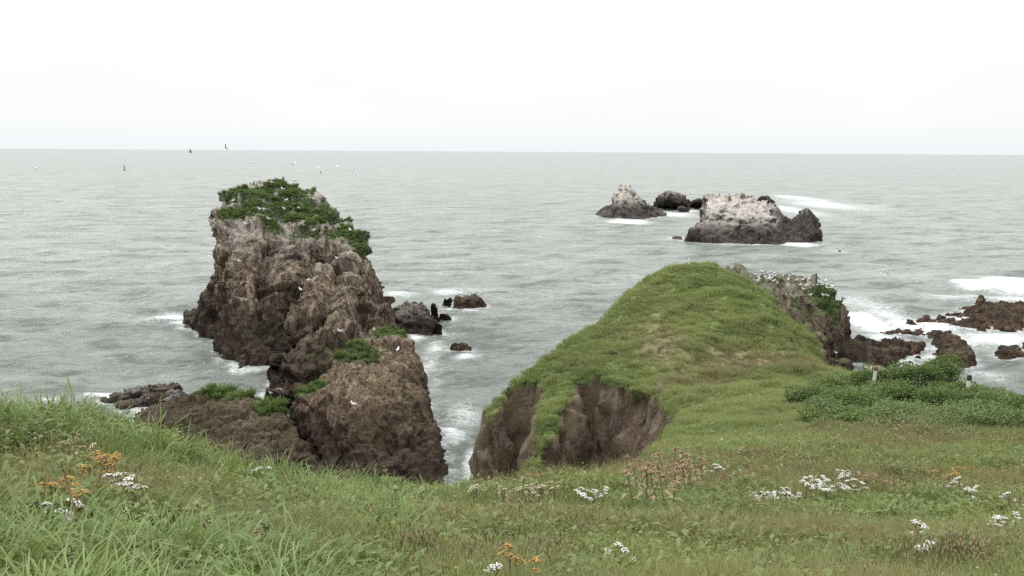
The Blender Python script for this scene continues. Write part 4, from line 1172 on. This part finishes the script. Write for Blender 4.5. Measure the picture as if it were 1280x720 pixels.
o = link('driftwood_log', pymesh('driftwood_log', V, Fc, [M['wood']], None, mi)); o.location = a_ - Vector((0, 0, .06))
tag(o, 'weathered grey log lying on the mound beside the bare cliff edge', 'log')
# white marker on the summit
sm = hill_hit(861, 331)
e_ = empty('marker_stake', sm)
V, Fc, mi = [], [], []
add_tube(V, Fc, mi, [(0, 0, -.2), (0, 0, .42), (0, 0, .45)], [.07, .065, .04], 0, 8)
o = link('stake', pymesh('stake', V, Fc, [M['white_paint']], None, mi, False), e_)
tag(e_, 'tiny white stake on the very top of the green mound', 'stake')

# ------------------------------------------------------------------ shrubs
def shrub(px, py_unused, d, w, h, seed, label, tone):
    w *= 1.1; h *= 1.25
    r = np.random.default_rng(seed); g = ground_at(px, d)
    e_ = empty('shrub', g)
    V, Fc, Hh = [], [], []
    lobes = [(r.uniform(-.6, .6) * w, r.uniform(-.5, .5) * w * .8, r.uniform(.25, .75) * h, r.uniform(.35, .6)) for _ in range(9)]
    n = int(2600 * w * h / 1.4)
    for _ in range(n):
        lx, ly, lz, lr = lobes[r.integers(0, 9)]
        v = r.normal(0, 1, 3); v /= np.linalg.norm(v); rr = lr * (r.uniform(.45, 1.0) ** .5) * (1 + .25 * r.normal() * .5)
        c = np.array([lx + v[0] * rr * w * .62, ly + v[1] * rr * w * .5, max(.02, lz + v[2] * rr * h * .62)])
        l = r.uniform(.07, .15); dr_ = v + r.normal(0, .7, 3); dr_[2] -= .2; dr_ /= np.linalg.norm(dr_)
        s_ = np.cross(dr_, r.normal(0, 1, 3)); s_ /= np.linalg.norm(s_) + 1e-6
        i = len(V)
        V += [tuple(c), tuple(c + dr_ * l * .5 + s_ * l * .32), tuple(c + dr_ * l), tuple(c + dr_ * l * .5 - s_ * l * .32)]
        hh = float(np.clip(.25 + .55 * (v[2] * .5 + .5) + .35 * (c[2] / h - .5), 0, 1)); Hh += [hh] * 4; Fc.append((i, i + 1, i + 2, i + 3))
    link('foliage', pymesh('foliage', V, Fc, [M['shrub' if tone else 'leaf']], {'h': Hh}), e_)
    V, Fc, mi = [], [], []
    for lx, ly, lz, _ in lobes:
        add_tube(V, Fc, mi, [(lx * .1, ly * .1, -.15), (lx * .5, ly * .5, lz * .5), (lx, ly, lz)], [.03, .02, .008], 0, 5)
    link('stems', pymesh('stems', V, Fc, [M['dead_stem']], None, mi), e_)
    tag(e_, label, 'shrub', 'shrubs on the right hand rim')
SH = [(1048,46,1.5,.8,'leftmost green bush on the rim beside the mound foot',0),(1075,48,1.3,.8,'round bright green bush left of the short rusty topped post',0),(1120,47,1.4,.9,'green bush right beside the short rusty topped post',0),
 (1150,46.5,1.5,.9,'middle bush between the two posts on the rim',1),(1188,47.5,1.5,1.25,'tallest rounded bush before the big boulder, brownish right side',1),(1215,45,1.2,.8,'small dark bush at the foot of the slim dark capped post',1),
 (1248,43,1.6,.9,'bush right of the slim post on the sloping rim',1),(1290,41,1.7,.9,'bush cut by the right edge of the frame',1),
 (1040,41,1.7,.7,'low dark green bush starting the slope thicket at left',1),(1080,39,1.9,.75,'dark bush in the lower middle of the thicket',1),(1122,41,1.8,.8,'dense dark bush below the short post',1),(1165,41,1.9,.9,'darkest bush in the hollow below the two posts',1),
 (1205,40,1.7,.85,'dark bush below the slim post',1),(1245,38,1.7,.8,'broad dark bush on the right slope',1),(1285,37,1.7,.8,'lowest bush at the right edge',1),(1060,35,1.4,.5,'small low bush at the lower left of the thicket',0),(1105,35,1.4,.5,'small bush with pale blossoms before the thicket',0)]
for i, (x, d, w_, h_, la, tn) in enumerate(SH): shrub(x, 0, d, w_, h_, 500 + i, la, tn)
p, nn, rk, e = land_points(5200, 0, 0, 0, 0, (1015, 1440, 33, 50), 8)
px, py = to_px(p); nb = fbm(p * .35, 3, 66)
k = np.nonzero((e < 0.8) & (rk < .6) & (px > 1015 - (py - 480) * .6 + nb * 80) & (rng.uniform(0, 1, len(p)) < .40 * sstep(605, 525, py + nb * 50 - (px - 1020) * .06) * sstep(-.45, .0, nb)))[0]
scatter('scrub_cover', p[k], nn[k], rng.uniform(.35, 1.3, len(k)) * (.35 + .65 * sstep(600, 555, py[k])), rng.uniform(0, .6, len(k)), C_scrub, seed=8)

# ------------------------------------------------------------------ flowering plants
def umbel(mat, h, w, n, seed, dome=.25, stemm='stem'):
    r = random.Random(seed); V, Fc, mi = [], [], []
    add_tube(V, Fc, mi, [(0, 0, -.05), (.01, .01, h * .5), (0.02, 0, h - w * .3)], [.007, .006, .004], 0, 5)
    for k in range(4):      # leaves
        a = r.uniform(0, 6.28); z = h * r.uniform(.1, .6); l = r.uniform(.08, .16); s = len(V)
        c, sn = math.cos(a), math.sin(a)
        V += [(0, 0, z), (c * l * .5 - sn * .02, sn * l * .5 + c * .02, z + .03), (c * l, sn * l, z), (c * l * .5 + sn * .02, sn * l * .5 - c * .02, z + .03)]
        Fc.append((s, s + 1, s + 2, s + 3)); mi.append(0)
    stem = pymesh('stem', V, Fc, [M[stemm]], None, mi)
    V, Fc, mi = [], [], []
    hubs = [(0, 0, 0)] + [(r.uniform(-1.1, 1.1) * w, r.uniform(-1.1, 1.1) * w, r.uniform(-.9, .3) * w) for _ in range(2)]
    for k in range(n):
        hb = hubs[k % 3] if n > 20 else hubs[0]
        a = r.uniform(0, 6.28); rr = w * .5 * math.sqrt(r.random()); q = (hb[0] + rr * math.cos(a), hb[1] + rr * math.sin(a), hb[2] + h - dome * rr * rr / (w * .5) + r.uniform(-.006, .006))
        add_tube(V, Fc, mi, [(0.02, 0, h - w * .3), (q[0] + .0, q[1], q[2] - .004)], [.002, .0015], 0, 3)
        add_ell(V, Fc, mi, q, (w * .13, w * .13, w * .07), 1, 6, 3)
    head = pymesh('flower_head', V, Fc, [M[stemm], M[mat]], None, mi)
    return stem, head
KINDS = {}
for nm, mat, h, w_, n, dome, st in (('white', 'petal', .40, .085, 54, .25, 'stem'), ('cream', 'cream', .36, .065, 33, .4, 'stem'), ('ochre', 'ochre', .42, .10, 42, .5, 'dead_stem'), ('rust', 'rust', .46, .07, 33, .7, 'dead_stem'), ('pink', 'pink', .28, .045, 14, .7, 'stem')):
    KINDS[nm] = [umbel(mat, h * (1 + .12 * q), w_ * (1 - .1 * q), n, q + 3, dome, st) for q in range(3)]
fr = random.Random(12)
def ground_hit(px, py, hgt):
    """point on the land from which a plant of height hgt reaches up to the ray"""
    lo = None
    ds = np.arange(4.2, 60, .12)
    pts = np.array([P(px, py, float(d)) for d in ds])
    z = height(pts[:, 0], pts[:, 1])[0]
    k = np.nonzero(pts[:, 2] - hgt <= z)[0]
    if not len(k): return None
    i = k[0]; return Vector((pts[i, 0], pts[i, 1], z[i]))
def plant(kind, px, py, label, group, sc=None):
    s = fr.uniform(*sc) if isinstance(sc, tuple) else (sc or 1) * fr.uniform(.7, 1.15)
    g = ground_hit(px, py, .4 * s)
    if g is None: return
    if g.y < 9: s *= .45 + .55 * g.y / 9; g = ground_hit(px, py, .4 * s)
    st, hd = KINDS[kind][fr.randrange(3)]
    e_ = empty({'white': 'white_flower_plant', 'cream': 'cream_flower_plant', 'ochre': 'ochre_flower_plant', 'rust': 'seedhead_plant', 'pink': 'pink_flower_plant'}[kind], g, fr.uniform(0, 6.28), s)
    e_.rotation_euler = (fr.uniform(-.3, .3), fr.uniform(-.3, .3), fr.uniform(0, 6.28))
    link('stem', st, e_); link('flower_head', hd, e_)
    tag(e_, label, 'wildflower', group)
def cluster(kind, cx, cy, rx, ry, n, label, group, sc=None):
    for _ in range(n):
        a = fr.uniform(0, 6.28); q = math.sqrt(fr.random())
        plant(kind, cx + rx * q * math.cos(a), cy + ry * q * math.sin(a), label, group, sc)
WF = 'white flat topped wildflower in the '
cluster('white', 967, 619, 24, 7, 24, WF + 'patch below centre right, left of the densest patch', 'white flowers, left patch')
cluster('white', 1050, 604, 34, 12, 44, WF + 'densest white patch right of centre', 'white flowers, densest patch')
cluster('white', 1010, 604, 14, 5, 6, WF + 'gap between the left and the densest patch', 'white flowers, linking patch')
cluster('white', 1208, 612, 22, 8, 9, WF + 'sparse drift right of the densest patch', 'white flowers, right drift')
cluster('white', 1155, 668, 14, 5, 7, WF + 'small group low at right', 'white flowers, low right group')
cluster('white', 1250, 657, 16, 5, 8, WF + 'row near the lower right edge', 'white flowers, lower right row')
cluster('white', 1270, 627, 8, 4, 4, WF + 'pair at the right edge of the frame', 'white flowers, right edge')
cluster('white', 736, 618, 14, 5, 9, WF + 'clump on the rim below the mound cliff', 'white flowers, rim clump')
cluster('cream', 640, 607, 60, 5, 26, 'pale wildflower in the row along the rim before the channel', 'pale flowers along the rim', 1.3)
cluster('cream', 500, 614, 30, 3, 6, 'pale wildflower on the rim before the front rock base', 'pale flowers on the rim, left')
cluster('white', 60, 655, 35, 14, 10, WF + 'scatter at the lower left of the bank', 'white flowers, lower left')
cluster('white', 150, 605, 30, 18, 11, WF + 'scatter on the left bank below the tall grass', 'white flowers, left bank')
cluster('cream', 190, 652, 70, 20, 30, 'cream wildflower in the drift across the left bank', 'cream flowers, left bank')
cluster('white', 330, 590, 8, 4, 4, WF + 'tiny group by the ridge base', 'white flowers by the ridge')
cluster('cream', 65, 548, 42, 6, 16, 'yellowish flower head behind the tall grass at far left', 'yellowish flowers, far left')
cluster('ochre', 78, 622, 30, 24, 22, 'ochre withered flower head in the orange cluster at left', 'ochre flowers, left cluster')
cluster('ochre', 112, 580, 34, 14, 14, 'ochre withered flower head above the orange cluster', 'ochre flowers, upper left')
cluster('rust', 320, 685, 22, 9, 12, 'rust brown seed head in the reddish patch lower left', 'rust seed heads, lower left')
cluster('rust', 392, 698, 20, 12, 12, 'rust brown seed head in the reddish patch at the path edge', 'rust seed heads, lower middle left')
cluster('rust', 832, 586, 48, 18, 34, 'rust brown seed head in the tall group under the mound cliff', 'rust seed heads, tall centre group', (1.1, 1.8))
cluster('rust', 673, 598, 4, 2, 2, 'lone rust seed head standing on the rim', 'lone rust heads on the rim')
cluster('white', 855, 572, 5, 3, 2, WF + 'tall pair rising above the rust seed heads', 'tall white pair')
cluster('white', 902, 588, 5, 4, 3, WF + 'small tuft right of the rust seed heads', 'white tuft')
cluster('rust', 1105, 605, 24, 16, 14, 'rust brown seed head right of the densest white patch', 'rust seed heads, right')
cluster('ochre', 1190, 595, 30, 10, 8, 'ochre seed head on the slope at right', 'ochre heads, right slope')
cluster('pink', 1090, 700, 60, 14, 22, 'dull pink wildflower along the bottom edge at right', 'pink flowers, bottom right')
cluster('cream', 1120, 528, 22, 12, 12, 'pale blossom speckling the slope before the thicket', 'pale blossoms by the thicket')
cluster('white', 595, 712, 5, 4, 3, WF + 'lone tuft at the bottom edge centre', 'white tuft bottom centre')
cluster('white', 765, 688, 8, 3, 3, WF + 'lone trio in the lower centre grass', 'white trio lower centre')
cluster('ochre', 660, 712, 30, 6, 7, 'ochre seed head at the bottom edge centre', 'ochre heads, bottom centre')
cluster('cream', 940, 545, 90, 25, 18, 'pale dot of a flower on the green saddle', 'pale flowers on the saddle')

# small florets, too many to count
def floret(mat, seed):
    r = random.Random(seed); V, Fc, mi = [], [], []
    for k in range(5):
        x, y = r.uniform(-.08, .08), r.uniform(-.08, .08); h = r.uniform(.12, .34)
        add_tube(V, Fc, mi, [(x, y, 0), (x, y, h)], [.003, .002], 0, 3)
        add_ell(V, Fc, mi, (x, y, h), (.014, .014, .008), 1, 6, 3)
    return pymesh('floret', V, Fc, [M['stem'], M[mat]], None, mi)
C_flor = src_collection('florets', [floret(m_, i) for i, m_ in enumerate(('petal', 'cream', 'rust', 'ochre', 'cream', 'rust'))])
p, nn, rk, e = land_points(9500, 0, 0, 0, 0, (-200, 1480, 4.2, 45), 9)
nb = fbm(p * .5, 3, 67)
k = np.nonzero((rk < .4) & (e < -.1) & (nb > -.05) & (np.hypot(p[:, 0], p[:, 1]) > 4.5))[0]
scatter('small_florets', p[k], nn[k], rng.uniform(.7, 1.2, len(k)), np.zeros(len(k)), C_flor, seed=9)
def seedtuft(seed, mat):
    r = random.Random(seed); V, Fc, mi = [], [], []
    for k in range(12):
        x, y = r.uniform(-.16, .16), r.uniform(-.16, .16); h = r.uniform(.3, .52); lx, ly = r.uniform(-.08, .08), r.uniform(-.08, .08)
        add_tube(V, Fc, mi, [(x, y, 0), (x + lx * .4, y + ly * .4, h * .6), (x + lx, y + ly, h)], [.004, .003, .002], 0, 3)
        add_ell(V, Fc, mi, (x + lx, y + ly, h), (.008, .008, .026), 1, 5, 4)
    return pymesh('seedhead', V, Fc, [M['dead_stem'], M[mat]], None, mi)
C_seed = src_collection('seedheads', [seedtuft(i, m_) for i, m_ in enumerate(('rust', 'dead_stem', 'cream_dull', 'cream_dull', 'dead_stem'))])
p, nn, rk, e = land_points(16000, 0, 0, 0, 0, (-100, 1440, 5.5, 30), 19)
dr_ = dryness(p[:, 0], p[:, 1]); nb = fbm(p * .6, 3, 70)
k = np.nonzero((rk < .4) & (e < .4) & (rng.uniform(0, 1, len(p)) < .45 * dr_ * sstep(-.3, .2, nb) + .015))[0]
scatter('dry_seedheads', p[k], nn[k], rng.uniform(.55, 1.05, len(k)), np.zeros(len(k)), C_seed, seed=19)
# dead stalk at lower left
g = ground_hit(105, 690, .1)
if g is not None:
    V, Fc, mi = [], [], []
    add_tube(V, Fc, mi, [(0, 0, -.1), (-.04, 0, .25), (-.08, .01, .5), (-.14, .02, .75)], [.013, .011, .009, .005], 0, 6)
    for k in range(5): add_tube(V, Fc, mi, [(-.08 - .012 * k, .01, .5 + .05 * k), (-.08 + .09 * (-1) ** k, .03, .56 + .05 * k)], [.005, .002], 0, 4)
    o = link('dead_stalk', pymesh('dead_stalk', V, Fc, [M['dead_stem']], None, mi)); o.location = g
    tag(o, 'single tall pale dead stalk leaning in the lower left grass', 'dead stalk')
scene.cycles.use_denoising = False
scene.cycles.max_bounces = 5
scene.cycles.diffuse_bounces = 3
scene.cycles.transparent_max_bounces = 4
